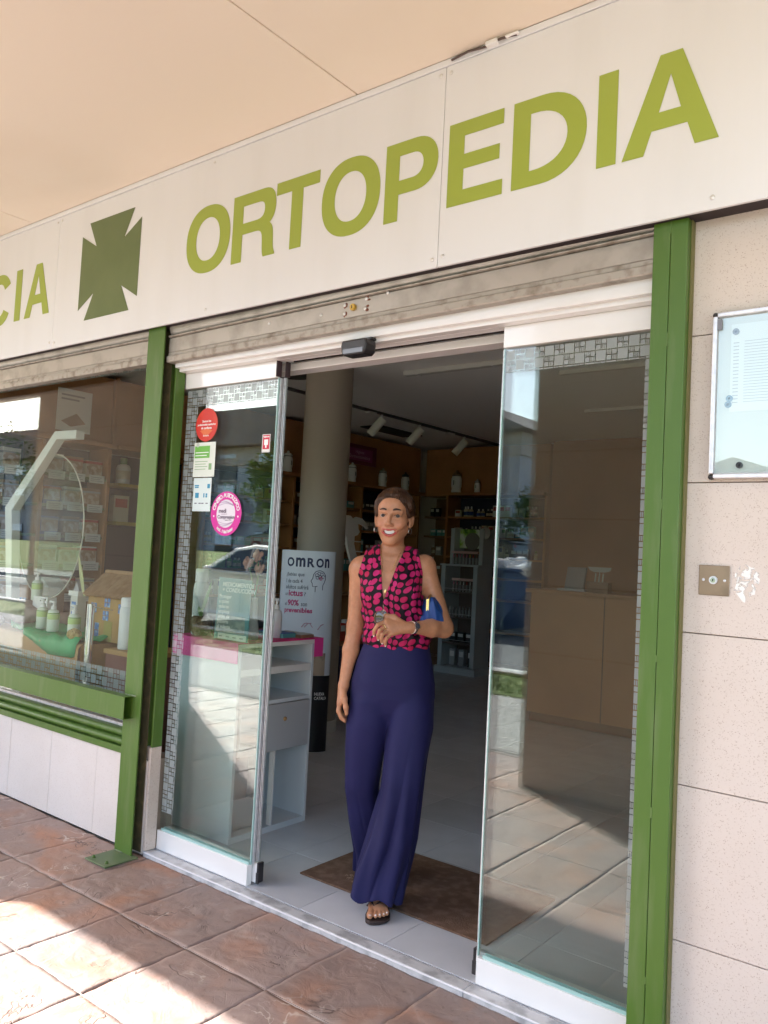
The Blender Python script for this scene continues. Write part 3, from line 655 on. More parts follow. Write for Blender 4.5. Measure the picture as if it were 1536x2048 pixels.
# ---------------------------------------------------------------- wall shelving
def shelf_unit(name, label, axis, pos, a0, a1, levels, posts, edge, ledge=True, back=NAVY):
    """axis 'x': unit on the left wall, shelves face +X; axis 'y': on the back wall, shelves face -Y. pos = front plane"""
    u = thing(name, label, 'shelving', (pos, (a0+a1)/2, .02) if axis == 'x' else ((a0+a1)/2, pos, .02))
    def bx(d0, d1, b0, b1, z0, z1):
        return MB().box(pos-d1, pos-d0, b0, b1, z0, z1) if axis == 'x' else MB().box(b0, b1, pos+d0, pos+d1, z0, z1)
    bx(.30, .36, a0, a1, .02, 2.25).build('back_panel', back, u)
    bx(.02, .36, a0, a1, 2.30, 2.90).build('upper_panel', WOOD, u)
    bx(-.10 if ledge else 0, .36, a0, a1, 2.262, 2.298).build('ledge', WOOD, u, bevel=.003, seg=1)
    bx(.0, .36, a0, a1, .02, .12).build('plinth', WOOD_D, u)
    for z in levels: bx(.004, .298, a0+.016, a1-.016, z-.024, z).build('shelf', edge, u, bevel=.002, seg=1)
    for b in posts: bx(-.012, .299, b-.016, b+.016, .121, 2.261).build('upright', WOOD, u, bevel=.002, seg=1)
    return u
GSH = M('green_shelf', (.20, .27, .12), .5)
LV = [.55, .95, 1.22, 1.47, 1.73, 1.99]
shelf_unit('wall_shelving', 'wooden wall shelving with green edged shelves of orthopaedic boxes', 'x', -6.5, .45, 1.84, LV, [.47, 1.2, 1.83], GSH)
shelf_unit('wall_shelving', 'bare navy wall bay with yellow brackets beside the green shelves', 'x', -6.5, 1.86, 2.9, [], [2.88], WOOD)
shelf_unit('wall_shelving', 'wooden wall shelving with navy back behind the round column', 'x', -6.5, 2.92, 6.63, LV, [2.94, 4.2, 5.4, 6.61], WOOD)
shelf_unit('wall_shelving', 'wooden shelving with navy back along the rear wall behind the grey tower', 'y', 6.65, -6.08, -4.6, LV, [-6.06, -4.62], WOOD)
shelf_unit('corner_shelving', 'narrow dark corner shelving recessed between the two wall units', 'y', 6.72, -6.49, -6.1, LV, [], WOOD_D, False, WOOD_D)
rp = MB().box(-4.58, 1.28, 6.70, 7.19, .02, 2.93).build('wood_partition', M('brown_panel', (.42, .17, .065), .5, var=(2, (.36, .145, .055), .4, .65))); tag(rp, 'plain brown wood panelling on the rear wall behind the counter', 'panelling')
sp = MB().box(-6.46, -6.44, 1.815, 1.85, 2.3, 2.9).build('wood_strip', WOOD); tag(sp, 'vertical wooden strip on the panel above the green shelves', 'trim')

# products -------------------------------------------------------
COL = dict(white=(.72, .71, .69), teal=(.10, .32, .33), grey=(.34, .34, .35), brown=(.27, .15, .09), red=(.45, .05, .04), yellow=(.60, .42, .08), green=(.12, .30, .09), blue=(.07, .13, .36), pink=(.55, .20, .30), black=(.03, .03, .035), cream=(.62, .55, .42), amber=(.26, .10, .03))
def cm(c): return M('card_'+c, COL[c], .45)
def carton_mesh(w, d, h, c):
    me = MB().box(-w/2, w/2, -d/2, d/2, 0, h).mesh('carton', cm(c)); me.materials.append(cm('white' if c != 'white' else 'brown'))
    return me
_pm = {}
def product(kind, c, loc, rz, label, group, s=1.0, w=.07, h=.11, d=.05):
    """a small shop article; its front faces -Y before rotation"""
    r = thing(kind, label, {'carton': 'box', 'bottle': 'bottle', 'jar': 'jar', 'tube_tester': 'cosmetic'}[kind], loc, group, rz)
    key = (kind, c, round(w, 3), round(h, 3), round(d, 3))
    if key not in _pm:
        if kind == 'carton':
            a = MB().box(-w/2, w/2, -d/2, d/2, 0, h).mesh('carton', cm(c)); k2 = 'white' if c not in ('white', 'cream', 'yellow') else random.choice(('blue', 'brown', 'red', 'green'))
            b = MB().box(-w*.40, w*.40, -d/2-.0006, -d/2+.001, h*.55, h*.88).mesh('label_print', cm(k2))
            _pm[key] = [('box_body', a), ('label_print', b)]
        elif kind == 'bottle':
            a = MB().lathe([(w*.46, 0), (w*.5, h*.03), (w*.5, h*.62), (w*.40, h*.72), (w*.2, h*.76)], n=14).mesh('bottle', cm(c), True)
            b = MB().lathe([(w*.24, h*.76), (w*.24, h*.98), (w*.2, h)], n=12).mesh('cap', cm('white' if c != 'white' else 'green'), True)
            l_ = MB().lathe([(w*.505, h*.18), (w*.505, h*.5)], n=14).mesh('label_print', cm('cream' if c != 'cream' else 'blue'), True)
            _pm[key] = [('bottle_body', a), ('cap', b), ('label_print', l_)]
        elif kind == 'jar':
            a = MB().lathe([(.040, 0), (.046, .008), (.042, .03), (.047, .06), (.047, .125), (.040, .145), (.040, .155)], n=18).mesh('jar', cm('white'), True)
            b = MB().lathe([(.043, .155), (.043, .163), (.030, .178), (.010, .186), (.013, .200), (.0, .207)], n=16).mesh('lid', cm('white' if c == 'white' else c), True)
            dk = M('ceramic_ink', (.03, .03, .05), .4); bd = MB().lathe([(.0412, .148), (.0412, .154)], n=18).mesh('band', dk)
            em = MB()
            for q in range(5): em.box(-.022+.01*q, -.016+.01*q, -.0490+abs(q-2)*.0045, -.040, .065+.006*(q % 2), .108-.008*(q % 2))
            _pm[key] = [('jar_body', a), ('lid', b), ('painted_band', bd), ('painted_emblem', em.mesh('emblem', dk))]
        else:
            a = MB().box(-.011, .011, -.011, .011, 0, .085).mesh('holder', cm('grey')); b = MB().cyl((0, 0, .085), (0, 0, .125), .007, n=8).mesh('stick', cm(c), True)
            _pm[key] = [('holder', a), ('stick', b)]
    for n_, me in _pm[key]: part(n_, me, r)
    if s != 1: r.scale = (s, s, s)
    return r
ORD = {1.99: 'top', 1.73: 'second', 1.47: 'third', 1.22: 'fourth', .95: 'fifth', .55: 'lowest'}
rr = random.Random(11)
def fill(axis, pos, a0, a1, where, levels, cols, dens=1.0, big=1.0):
    for z in levels:
        a = a0+.03
        while a < a1-.06:
            kind = 'carton' if rr.random() < .62 else 'bottle'; c = rr.choice(cols)
            w = rr.choice((.06, .08, .10, .13))*big if kind == 'carton' else .05; h = rr.choice((.09, .12, .15))*big if kind == 'carton' else rr.choice((.11, .14))
            n = rr.choice((1, 1, 2, 3))
            for _ in range(n):
                if a+w > a1-.03: break
                dep = pos-.10-rr.uniform(0, .05) if axis == 'x' else pos+.10+rr.uniform(0, .05)
                loc = (dep, a+w/2, z+.0005) if axis == 'x' else (a+w/2, dep, z+.0005)
                if rr.random() < dens: product(kind, c, loc, (math.pi/2 if axis == 'x' else 0)+rr.uniform(-.1, .1), '%s %s on the %s shelf of the %s' % (c, kind, ORD[z], where), '%s %ss on the %s shelf of the %s' % (c, kind, ORD[z], where), w=w, h=h, d=.05 if kind == 'carton' else .05)
                a += w+.008
            a += rr.uniform(.005, .035)
fill('x', -6.5, 4.3, 6.5, 'navy wall unit behind the column', [1.99, 1.73, 1.47, 1.22], ['black', 'grey', 'white', 'teal', 'brown', 'amber'], 1.0)
fill('x', -6.5, 2.98, 4.15, 'navy wall unit left of the column', [1.99, 1.73, 1.47, 1.22, .95], ['white', 'green', 'yellow', 'grey', 'red'], .9)
fill('y', 6.65, -6.02, -4.7, 'rear wall unit', [1.99, 1.73, 1.47], ['white', 'teal', 'cream', 'grey', 'green', 'black'], 1.0)
fill('y', 6.72, -6.46, -6.12, 'dark corner unit', [1.99, 1.73, 1.47, 1.22], ['grey', 'black', 'red', 'brown', 'teal'], .8)
# orthopaedic boxes on the green shelves, with printed cards on the shelf edges
PICT = M('skin_print', (.42, .27, .18), .5, var=(22, (.62, .50, .42), .5, .6)); CARD = M('white_card', (.72, .71, .68), .55); INK = M('ink', (.10, .09, .10), .6)
obs = [MB().box(-.08, .08, -.06, .06, 0, hh_).mesh('box', cm(cc)) for hh_, cc in ((.17, 'white'), (.15, 'cream'), (.165, 'brown'), (.155, 'blue'), (.16, 'white'))]; op = MB().box(-.074, .074, -.0607, -.0595, .03, .125).mesh('picture', PICT); os_ = MB().box(-.0803, .0803, -.0606, .0606, .13, .148).mesh('stripe', cm('grey'))
osr = MB().box(-.0803, .0803, -.0606, .0606, .13, .155).mesh('stripe', cm('red'))
for z in (1.99, 1.73, 1.47, 1.22, .95):
    for k in range(7):
        y = .57+.19*k
        if abs(y-1.2) < .09 or y > 1.75: continue
        r = thing('support_box', 'white box with a skin toned picture on the %s green shelf' % ORD[z], 'box', (-6.60, y, z+.0005), 'support boxes on the %s green shelf' % ORD[z], math.pi/2)
        rq = random.Random(int(z*100)*31+k); bm_ = rq.choice(obs); part('box_body', bm_, r); part('picture', op, r, (rq.uniform(-.004, .004), 0, rq.uniform(-.008, .004))); part('stripe', osr if rq.random() < .35 else os_, r, (0, 0, -.008)); r.rotation_euler.z += rq.uniform(-.12, .12); r['label'] = ('%s box with a skin toned picture on the %s green shelf' % (bm_.materials[0].name[5:], ORD[z])); r['group'] = '%s support boxes on the %s green shelf' % (bm_.materials[0].name[5:], ORD[z])
        c = thing('price_card', 'white printed card on the edge of the %s green shelf' % ORD[z], 'card', (-6.487, y, z-.012), 'printed cards along the %s green shelf' % ORD[z], math.pi/2)
        if (k % 4) != 3 or z != 1.22:
            part('card', MATS.setdefault('_pc', MB().box(-.075, .075, -.001, .001, -.035, .035).mesh('card', CARD)), c)
            part('printed_line', MATS.setdefault('_pl', MB().box(-.06, .05, -.0016, -.0009, .012, .018).box(-.06, .035, -.0016, -.0009, -.004, .001).box(-.06, .055, -.0016, -.0009, -.02, -.015).mesh('line', cm('grey'))), c)
        else: bpy.data.objects.remove(c)
# poster and pictures seen through the window
po = thing('wall_poster', 'white poster with a brown box picture on the wooden panel above the shelves', 'poster', (-6.46, 1.42, 2.35))
MB().box(-6.478, -6.468, 1.28, 1.60, 2.36, 2.72).build('sheet', CARD, po)
MB().prism([(1.32, 2.44), (1.41, 2.40), (1.55, 2.44), (1.46, 2.52)], -6.4675, -6.4665, 'x').build('picture', cm('brown'), po)
for k in range(2): MB().box(-6.4675, -6.4665, 1.31, 1.53-.05*k, 2.66-.035*k, 2.675-.035*k).build('printed_line', cm('grey'), po)
# white jar and carton on the yellow brackets of the bare bay
for y, z in ((2.02, 1.97), (2.02, 1.62)):
    b = MB().box(-6.80, -6.52, y-.06, y+.32, z-.03, z).build('bracket_shelf', M('yellow_shelf', (.42, .30, .03), .5), None, bevel=.003); tag(b, 'yellow bracket shelf holding the %s in the bare navy bay' % ('white jar' if z > 1.8 else 'brown carton'), 'shelf')
product('bottle', 'white', (-6.60, 2.05, 1.9705), math.pi/2, 'white conical topped jar on the upper yellow bracket', None, w=.13, h=.24)
product('carton', 'cream', (-6.60, 2.03, 1.6205), math.pi/2, 'tall carton with a brown figure on the lower yellow bracket', None, w=.16, h=.24, d=.07)
# jars on the ledges
JL = [(-6.44, 4.02, 'white', 'left of the column'), (-6.44, 5.12, 'white', 'under the magenta sign'), (-6.44, 5.72, 'grey', 'between two white jars'), (-6.44, 6.20, 'black', 'at the corner end of the ledge')]
for x, y, c, lb in JL: product('jar', c, (x, y, 2.2985), math.pi/2, 'white ceramic pharmacy jar on the wooden ledge, ' + lb, 'pharmacy jars on the ledges', s=1.15)
product('jar', 'brown', (-5.90, 6.60, 2.2985), 0, 'tall lidded pharmacy jar on the rear ledge above the tower', 'pharmacy jars on the ledges', s=1.45)
product('jar', 'grey', (-5.58, 6.60, 2.2985), 0, 'small pharmacy jar on the rear ledge near the door edge', 'pharmacy jars on the ledges', s=.85)
ps = thing('category_sign', 'dark magenta category sign on the wooden panel above the ledge', 'sign', (-6.47, 5.3, 2.53))
MB().box(-6.479, -6.462, 4.98, 5.60, 2.53, 2.77).build('board', M('plum', (.16, .018, .05), .5), ps, bevel=.002); MB().box(-6.4615, -6.460, 5.02, 5.52, 2.575, 2.725).build('inner_panel', M('plum_light', (.30, .05, .17), .5), ps)
text('Higiene', .055, (-6.459, 5.27, 2.68), M('print_mauve', (.62, .42, .55), .5), ps, rot=(math.pi/2, 0, math.pi/2)); text('Dermocosm\u00e9tica', .058, (-6.459, 5.27, 2.62), MATS['print_mauve'], ps, rot=(math.pi/2, 0, math.pi/2))
# pale hook shaped spine cut-out
sv = [(4.05, 1.80), (4.09, 1.835), (4.14, 1.83), (4.18, 1.80), (4.24, 1.825), (4.33, 1.815), (4.40, 1.77), (4.44, 1.715), (4.42, 1.705), (4.37, 1.735), (4.30, 1.755), (4.265, 1.75), (4.275, 1.70), (4.30, 1.67), (4.27, 1.635), (4.22, 1.62), (4.215, 1.54), (4.25, 1.45), (4.31, 1.36), (4.40, 1.25), (4.50, 1.13), (4.62, .99), (4.54, .93), (4.40, 1.06), (4.28, 1.21), (4.17, 1.37), (4.11, 1.50), (4.09, 1.60), (4.06, 1.64), (4.045, 1.70)]
spn = thing('spine_display', 'pale grey curved spine cut-out display beside the column', 'display', (-5.6, 4.4, .02))
MB().prism(sv, -5.615, -5.585, 'x').build('cutout', M('pale_grey', (.80, .78, .76), .5), spn, bevel=.004)
for k, (a, b, c) in enumerate(((4.215, 4.33, 1.56), (4.25, 4.36, 1.455), (4.30, 4.42, 1.36))): MB().box(-5.61, -5.59, a, b, c, c+.012).build('rib', MATS['pale_grey'], spn)
MB().box(-5.68, -5.52, 4.40, 4.75, .0205, .05).build('foot', GREYD, spn); MB().cyl((-5.6, 4.57, .05), (-5.6, 4.56, .98), .012).build('support_rod', ALU, spn)
# low navy block behind the column
lb = thing('navy_display_base', 'low navy display cabinet standing behind the column', 'cabinet', (-5.1, 3.6, .02))
MB().box(-5.30, -4.78, 3.05, 4.2, .0205, .62).build('carcass', NAVY, lb, bevel=.004); MB().box(-5.32, -4.76, 3.03, 4.22, .621, .645).build('top', WOOD_D, lb)
MB().box(-4.779, -4.776, 3.1, 3.62, .08, .58).build('door', M('navy_gloss', (.035, .04, .10), .25), lb); MB().box(-4.779, -4.776, 3.64, 4.16, .08, .58).build('door', MATS['navy_gloss'], lb)
rr = random.Random(21)
for k in range(8):
    c = rr.choice(['white', 'teal', 'grey', 'red', 'cream']); product(rr.choice(['carton', 'bottle']), c, (-5.05+rr.uniform(-.12, .15), 3.15+.13*k, .6455), math.pi/2, '%s pack standing on the low navy cabinet' % c, '%s packs on the low navy cabinet' % c, w=.07, h=rr.uniform(.12, .2))

# ---------------------------------------------------------------- grey cosmetics tower
tw = thing('cosmetics_tower', 'grey cosmetics display tower with tester shelves and a garden picture', 'display', (-5.53, 6.36, .02))
STL = M('tower_grey', (.45, .49, .51), .4)
MB().box(-5.83, -5.24, 6.17, 6.60, .0205, .105).build('base', STL, tw, bevel=.004)
for x in (-5.775, -5.305): MB().box(x-.03, x+.03, 6.20, 6.55, .106, 1.345).build('upright', STL, tw, bevel=.003)
MB().box(-5.744, -5.336, 6.545, 6.56, .106, 1.345).build('back_panel', M('tower_back', (.12, .08, .07), .5), tw)
for z in (.40, .72, 1.03): MB().box(-5.744, -5.336, 6.20, 6.544, z-.018, z).build('shelf', M('tower_shelf', (.16, .12, .11), .4), tw); MB().cyl((-5.744, 6.19, z+.035), (-5.336, 6.19, z+.035), .004, n=6).build('shelf_rail', ALU, tw)
MB().box(-5.82, -5.26, 6.19, 6.56, 1.346, 1.37).build('shelf', STL, tw)
for x in (-5.72, -5.30): MB().box(x-.028, x+.028, 6.30, 6.55, 1.371, 1.82).build('upright', STL, tw)
MB().box(-5.69, -5.33, 6.53, 6.55, 1.371, 1.58).build('back_panel', MATS['tower_back'], tw)
def picmat():
    m = M('garden_print', (.5, .6, .2), .4); n, l, p = nodes_of(m); tc = n.new('ShaderNodeTexCoord'); ns = n.new('ShaderNodeTexNoise'); ns.inputs['Scale'].default_value = 9; l.new(tc.outputs['Object'], ns.inputs['Vector'])
    r = n.new('ShaderNodeValToRGB'); e = r.color_ramp.elements; e[0].position = .35; e[0].color = (.10, .28, .05, 1); e[1].position = .62; e[1].color = (.75, .82, .72, 1); x = e.new(.48); x.color = (.35, .6, .12, 1)
    l.new(ns.outputs['Fac'], r.inputs[0]); l.new(r.outputs[0], p.inputs['Base Color']); return m
MB().box(-5.69, -5.33, 6.42, 6.44, 1.575, 1.815).build('header_picture', picmat(), tw)
MB().cyl((-5.50, 6.419, 1.665), (-5.50, 6.41, 1.665), .108, n=32).build('round_badge', M('badge_grey', (.20, .195, .17), .6), tw)
MB().cyl((-5.27, 6.33, 1.77), (-5.27, 6.34, 1.77), .075, n=24).build('round_badge', M('badge_pale', (.40, .38, .36), .5), tw)
for z, y, nn, x0, cs in ((1.3705, 6.28, 8, -5.68, ['pink', 'red', 'brown', 'yellow']), (1.0305, 6.28, 6, -5.66, ['white', 'pink', 'red']), (.7205, 6.28, 7, -5.70, ['grey', 'white'])):
    MB().box(x0-.02, x0+.36, y-.02, y+.02, z+.135, z+.165).build('header_strip', M('strip_pink', (.60, .42, .40), .5), tw) if z > 1 else None
    for k in range(nn): product('tube_tester', rr.choice(cs), (x0+.048*k, y, z), 0, 'lipstick tester on the %s tower shelf' % {1.3705: 'top', 1.0305: 'second', .7205: 'third'}[z], 'testers on the %s tower shelf' % {1.3705: 'top', 1.0305: 'second', .7205: 'third'}[z])
for k in range(3): product('carton', 'black', (-5.68+.12*k, 6.36, .4005), 0, 'black compact case on the lower tower shelf', 'compacts on the lower tower shelf', w=.09, h=.12, d=.06)
for k, c in enumerate(('grey', 'grey', 'black')): product('carton', c, (-5.68+.135*k, 6.38, .1065), 0, '%s tall gift box at the foot of the tower' % c, 'gift boxes at the tower foot %s' % c, w=.075, h=.20, d=.075)

# ---------------------------------------------------------------- counter
ct = thing('shop_counter', 'brown wooden shop counter behind the right door panel', 'counter', (-2.9, 4.6, .02))
CW = M('counter_wood', (.50, .215, .085), .4, var=(2.5, (.43, .18, .07), .4, .65))
MB().box(-3.56, -2.42, 4.35, 4.95, .10, 1.17).build('front_panel', CW, ct, bevel=.003); MB().box(-3.54, -2.44, 4.37, 4.93, .0205, .0995).build('plinth', WOOD_D, ct)
MB().box(-3.60, -2.38, 4.31, 4.99, 1.171, 1.205).build('worktop', WOOD, ct, bevel=.004); MB().box(-2.86, -2.852, 4.344, 4.3495, .10, 1.17).build('panel_joint', WOOD_D, ct)
sb = thing('counter_screen', 'grey card payment screen standing on the counter', 'screen', (-3.22, 4.5, 1.206))
MB().box(-3.34, -3.08, 4.42, 4.58, 1.2055, 1.225).build('foot', GREYL, sb, bevel=.003); MB().prism([(4.48, 1.225), (4.52, 1.225), (4.56, 1.42), (4.535, 1.42)], -3.30, -3.12, 'x').build('screen_panel', M('screen_grey', (.25, .26, .29), .2), sb)
lh = thing('leaflet_holder', 'clear leaflet holder with three pens on the counter', 'holder', (-2.98, 4.5, 1.206))
MB().box(-3.08, -2.88, 4.46, 4.54, 1.2055, 1.30).build('tray', WOOD_D, lh)
MB().prism([(-3.09, 1.43), (-2.87, 1.43), (-2.88, 1.40), (-2.93, 1.385), (-3.03, 1.385), (-3.07, 1.40)], 4.50, 4.506, 'y').build('header_card', M('pale_grey2', (.50, .47, .44), .5), lh); MB().cyl((-2.98, 4.503, 1.30), (-2.98, 4.503, 1.39), .003, n=6).build('card_stem', ALU, lh)
for k in range(3): MB().cyl((-3.01+.035*k, 4.48, 1.30), (-3.005+.035*k, 4.482, 1.375), .006, n=8).build('pen', CARD, lh)
# ---------------------------------------------------------------- white display desk inside the left door panel
PANEL = M('white_board', (.62, .66, .70), .25); EDGEW = M('edge_band', (.72, .70, .68), .4)
dk = thing('display_desk', 'white shelved display desk with magenta covered top inside the left door panel', 'desk', (-3.22, .6, .02))
MB().box(-3.455, -3.0, .325, .343, .0205, .955).build('front_panel', PANEL, dk, bevel=.001, seg=1)
MB().box(-3.455, -3.0, .842, .860, .0205, .955).build('end_panel', PANEL, dk, bevel=.001, seg=1)
MB().box(-3.455, -3.437, .3435, .8415, .0205, .955).build('back_panel', M('panel_shade', (.30, .31, .34), .4), dk)  # back board of the desk is dark grey
MB().box(-3.436, -3.002, .3435, .8415, .0205, .050).build('bottom_panel', PANEL, dk)
MB().box(-3.436, -3.002, .3435, .8415, .665, .683).build('shelf', PANEL, dk); MB().box(-3.40, -3.002, .3435, .8415, .815, .850).build('shelf', EDGEW, dk, bevel=.002, seg=1)
MB().box(-3.018, -2.998, .36, .845, .425, .660).build('drawer', GREYL, dk, bevel=.002, seg=1); MB().ell((-2.993, .66, .58), (.009, .011, .011), 12, 8).build('knob', M('wood_knob', (.35, .20, .08), .4), dk, smooth=True)
MB().box(-3.03, -3.002, .60, .612, .051, .424).build('divider', EDGEW, dk)
MB().box(-3.47, -2.985, .305, .905, .956, .978).build('desk_top', EDGEW, dk, bevel=.002, seg=1); MB().box(-3.472, -2.983, .303, .907, .9785, .9835).build('top_cover', MAGENTA, dk)
MB().box(-3.472, -2.983, .298, .3025, .885, .9835).build('cover_front_drop', PINKP, dk); MB().box(-2.983, -2.9805, .84, .907, .885, .9835).build('cover_end_drop', PINKP, dk)
ZD = .984
# easel card
ec = thing('easel_card', 'teal easel card reading MEDICAMENTOS + CONDUCCION on the desk', 'card', (-3.09, .38, ZD))
TEAL = M('teal_print', (.10, .27, .30), .4, var=(6, (.25, .33, .30), .45, .7)); PW = M('print_white', (.85, .86, .85), .5)
cpoly = [(-3.222, .985), (-2.975, .985), (-2.968, 1.287), (-3.205, 1.292)]
MB().prism(cpoly, .350, .3525, 'y').build('card', TEAL, ec); MB().prism([(-3.21, 1.02), (-3.0, 1.02), (-3.0, 1.10), (-3.205, 1.11)], .3488, .3496, 'y').build('photo_print', M('teal_photo', (.36, .40, .36), .5, var=(20, (.18, .24, .24), .45, .6)), ec)
MB().box(-3.19, -2.985, .347, .3495, .987, 1.016).build('logo_strip', M('strip_white2', (.68, .74, .70), .5), ec)
MB().prism([(.353, 1.25), (.46, .985), (.463, .985), (.356, 1.25)], -3.11, -3.07, 'x').build('stand_strut', CARD, ec)
for s_, z, sz in (('MEDICAMENTOS', 1.258, .030), ('+ CONDUCCI\u00d3N', 1.231, .030)): text(s_, sz, (-3.178, .3490, z), PW, ec, align='LEFT', bold=.0006, shear=.2)
for k, s_ in enumerate(('Proteger', 'a quien', 'quieres', 'empieza', 'antes de', 'ponerte', 'al volante')): text(s_, .025, (-3.195-.001*k, .3484, 1.198-.025*k), PW, ec, align='LEFT', bold=.0006)
for k in range(4): MB().box(-3.18+.05*k, -3.155+.05*k, .3462, .3469, .998, 1.004).build('logo_print', cm('grey'), ec)
# bottles, plant, flowers, leaflets
bt = thing('white_bottle', 'tall white plastic bottle with round cap on the desk behind the left panel', 'bottle', (-3.40, .40, ZD))
MB().lathe([(.038, 0), (.041, .006), (.041, .235), (.036, .262), (.028, .272)], (-3.40, .40, ZD), 24).build('bottle_body', M('bottle_white', (.70, .71, .69), .4), bt, auto=40); MB().lathe([(.034, .273), (.034, .335), (.031, .340)], (-3.40, .40, ZD), 24).build('cap', WHITE_M, bt, auto=40)
MB().lathe([(.0413, .10), (.0413, .20)], (-3.40, .40, ZD), 24).build('label_print', M('label_grey', (.55, .56, .56), .5), bt)
pp = thing('potted_plant', 'small leafy plant in a fibrous coconut pot on the desk', 'plant', (-3.375, .335+.02, ZD))
cx, cyy = -3.36, .375
MB().lathe([(.035, 0), (.046, .02), (.052, .055), (.047, .09), (.040, .098)], (cx, cyy-.0, ZD), 20).build('pot', M('coco_fibre', (.17, .10, .05), .95, var=(30, (.28, .19, .11), .4, .65), bump=(120, 1, .01)), pp, smooth=True)
rr = random.Random(8); fb = MB()
for k in range(70):
    a = rr.uniform(0, 6.28); r = .05; z = rr.uniform(.03, .10); p0 = Vector((cx+r*math.cos(a), cyy+r*math.sin(a), ZD+z)); fb.tube([p0, p0+Vector((math.cos(a)*.012, math.sin(a)*.012, -.012)), p0+Vector((math.cos(a)*.016, math.sin(a)*.016, -.035))], .0008, 3)
fb.build('fibre', MATS['coco_fibre'], pp)['kind'] = 'stuff'
def leaf_mesh(p0, p1, w, bend, n=7):
    p0, p1 = Vector(p0), Vector(p1); d = p1-p0; side = d.cross(Vector((0, 1, .2))).normalized(); mb = MB(); vs = []; fs = []
    for i in range(n+1):
        t = i/n; c = p0+d*t+Vector(bend)*(math.sin(math.pi*t*.5)**2); ww = w*math.sin(math.pi*min(1, .08+t*.92))**.8
        vs += [c-side*ww, c+Vector((0, -.004*math.sin(math.pi*t), 0)), c+side*ww]
    for i in range(n): fs += [(3*i, 3*i+1, 3*i+4, 3*i+3), (3*i+1, 3*i+2, 3*i+5, 3*i+4)]
    return mb.add(vs, fs)
LEAF = M('leaf', (.13, .24, .07), .5)
for p1, w in (((cx+.06, cyy-.01, ZD+.30), .012), ((cx+.035, cyy-.02, ZD+.22), .011), ((cx-.02, cyy-.02, ZD+.16), .014), ((cx+.015, cyy-.03, ZD+.15), .012)): leaf_mesh((cx, cyy, ZD+.09), p1, w, (.02, 0, -.01)).build('leaf', LEAF, pp, smooth=True)
fw = thing('flower_vase', 'two peach fabric flowers in a slim vase on the desk', 'flowers', (-3.10, .50, ZD))
MB().lathe([(.028, 0), (.032, .03), (.018, .12), (.016, .20), (.020, .21)], (-3.10, .50, ZD), 18).build('vase', M('vase_clear', (.55, .56, .56), .2), fw, smooth=True)
PEACH = M('peach_petal', (.62, .28, .20), .6, var=(20, (.70, .40, .30), .4, .6))
for x, y, z in ((-3.14, .48, ZD+.385), (-3.06, .47, ZD+.425), (-3.075, .50, ZD+.36)):
    MB().tube([(-3.10, .50, ZD+.20), ((x-3.10)/2, .495, ZD+.29), (x, y, z)], .003, 5).build('stem', LEAF, fw)
    m = MB()
    for k in range(9):
        a = k*2.4; r = .006+.0024*k; m.ell((x+r*math.cos(a), y-.004*(9-k)*.5, z+r*math.sin(a)), (.015, .008, .015), 8, 5)
    m.build('flower', PEACH, fw, smooth=True)
def pump_bottle(name, label, c, h, r, body, parent=None, band=None, group=None, rz=math.pi):
    t = thing(name, label, 'bottle', c, group, rz); x, y, z = 0, 0, 0
    part('bottle_body', MB().lathe([(r*.9, 0), (r, .004), (r, h*.58), (r*.86, h*.68), (r*.42, h*.73)], n=22).mesh('pump_body', body, True), t)
    m = MB().lathe([(r*.46, h*.73), (r*.46, h*.84), (r*.20, h*.85), (r*.20, h*.93), (r*.42, h*.94), (r*.42, h)], n=16); m.box(-.006, r*1.25, -.006, .006, h*.955, h*1.0); m.box(r*1.0, r*1.25, -.005, .005, h*.90, h*.955)
    part('pump', m.mesh('pump', WHITE_M), t)
    if band: part('ribbon', MB().lathe([(r*1.02, h*.585), (r*1.02, h*.615)], n=22).box(-.012, -.009, -r*1.06, -r*1.02, h*.22, h*.59).mesh('ribbon', band), t); part('gel_fill', MB().lathe([(r*1.005, h*.40), (r*1.005, h*.575)], n=22).mesh('gel', M('pale_green', (.45, .62, .22), .35)), t)
    return t
pump_bottle('gel_bottle', 'clear pump bottle of hand gel at the near end of the desk', (-3.10, .66, ZD), .205, .031, M('gel_white', (.62, .62, .64), .3))
for k, (x0, y0, c, lb) in enumerate(((-3.14, .72, 'teal', 'blue leaflet pack lying beside the gel bottle'), (-3.10, .815, 'brown', 'dark leaflet pack lying at the far end of the desk'))):
    b = thing('leaflet_pack', lb, 'leaflets', (x0, y0, ZD)); MB().box(x0-.10, x0+.09, y0-.055, y0+.045, ZD+.0003, ZD+.022-.006*k).build('stack', cm(c), b); MB().box(x0-.105, x0+.085, y0-.05, y0+.04, ZD+.0225-.006*k, ZD+.026-.006*k).build('top_leaflet', cm('blue' if k == 0 else 'grey'), b)

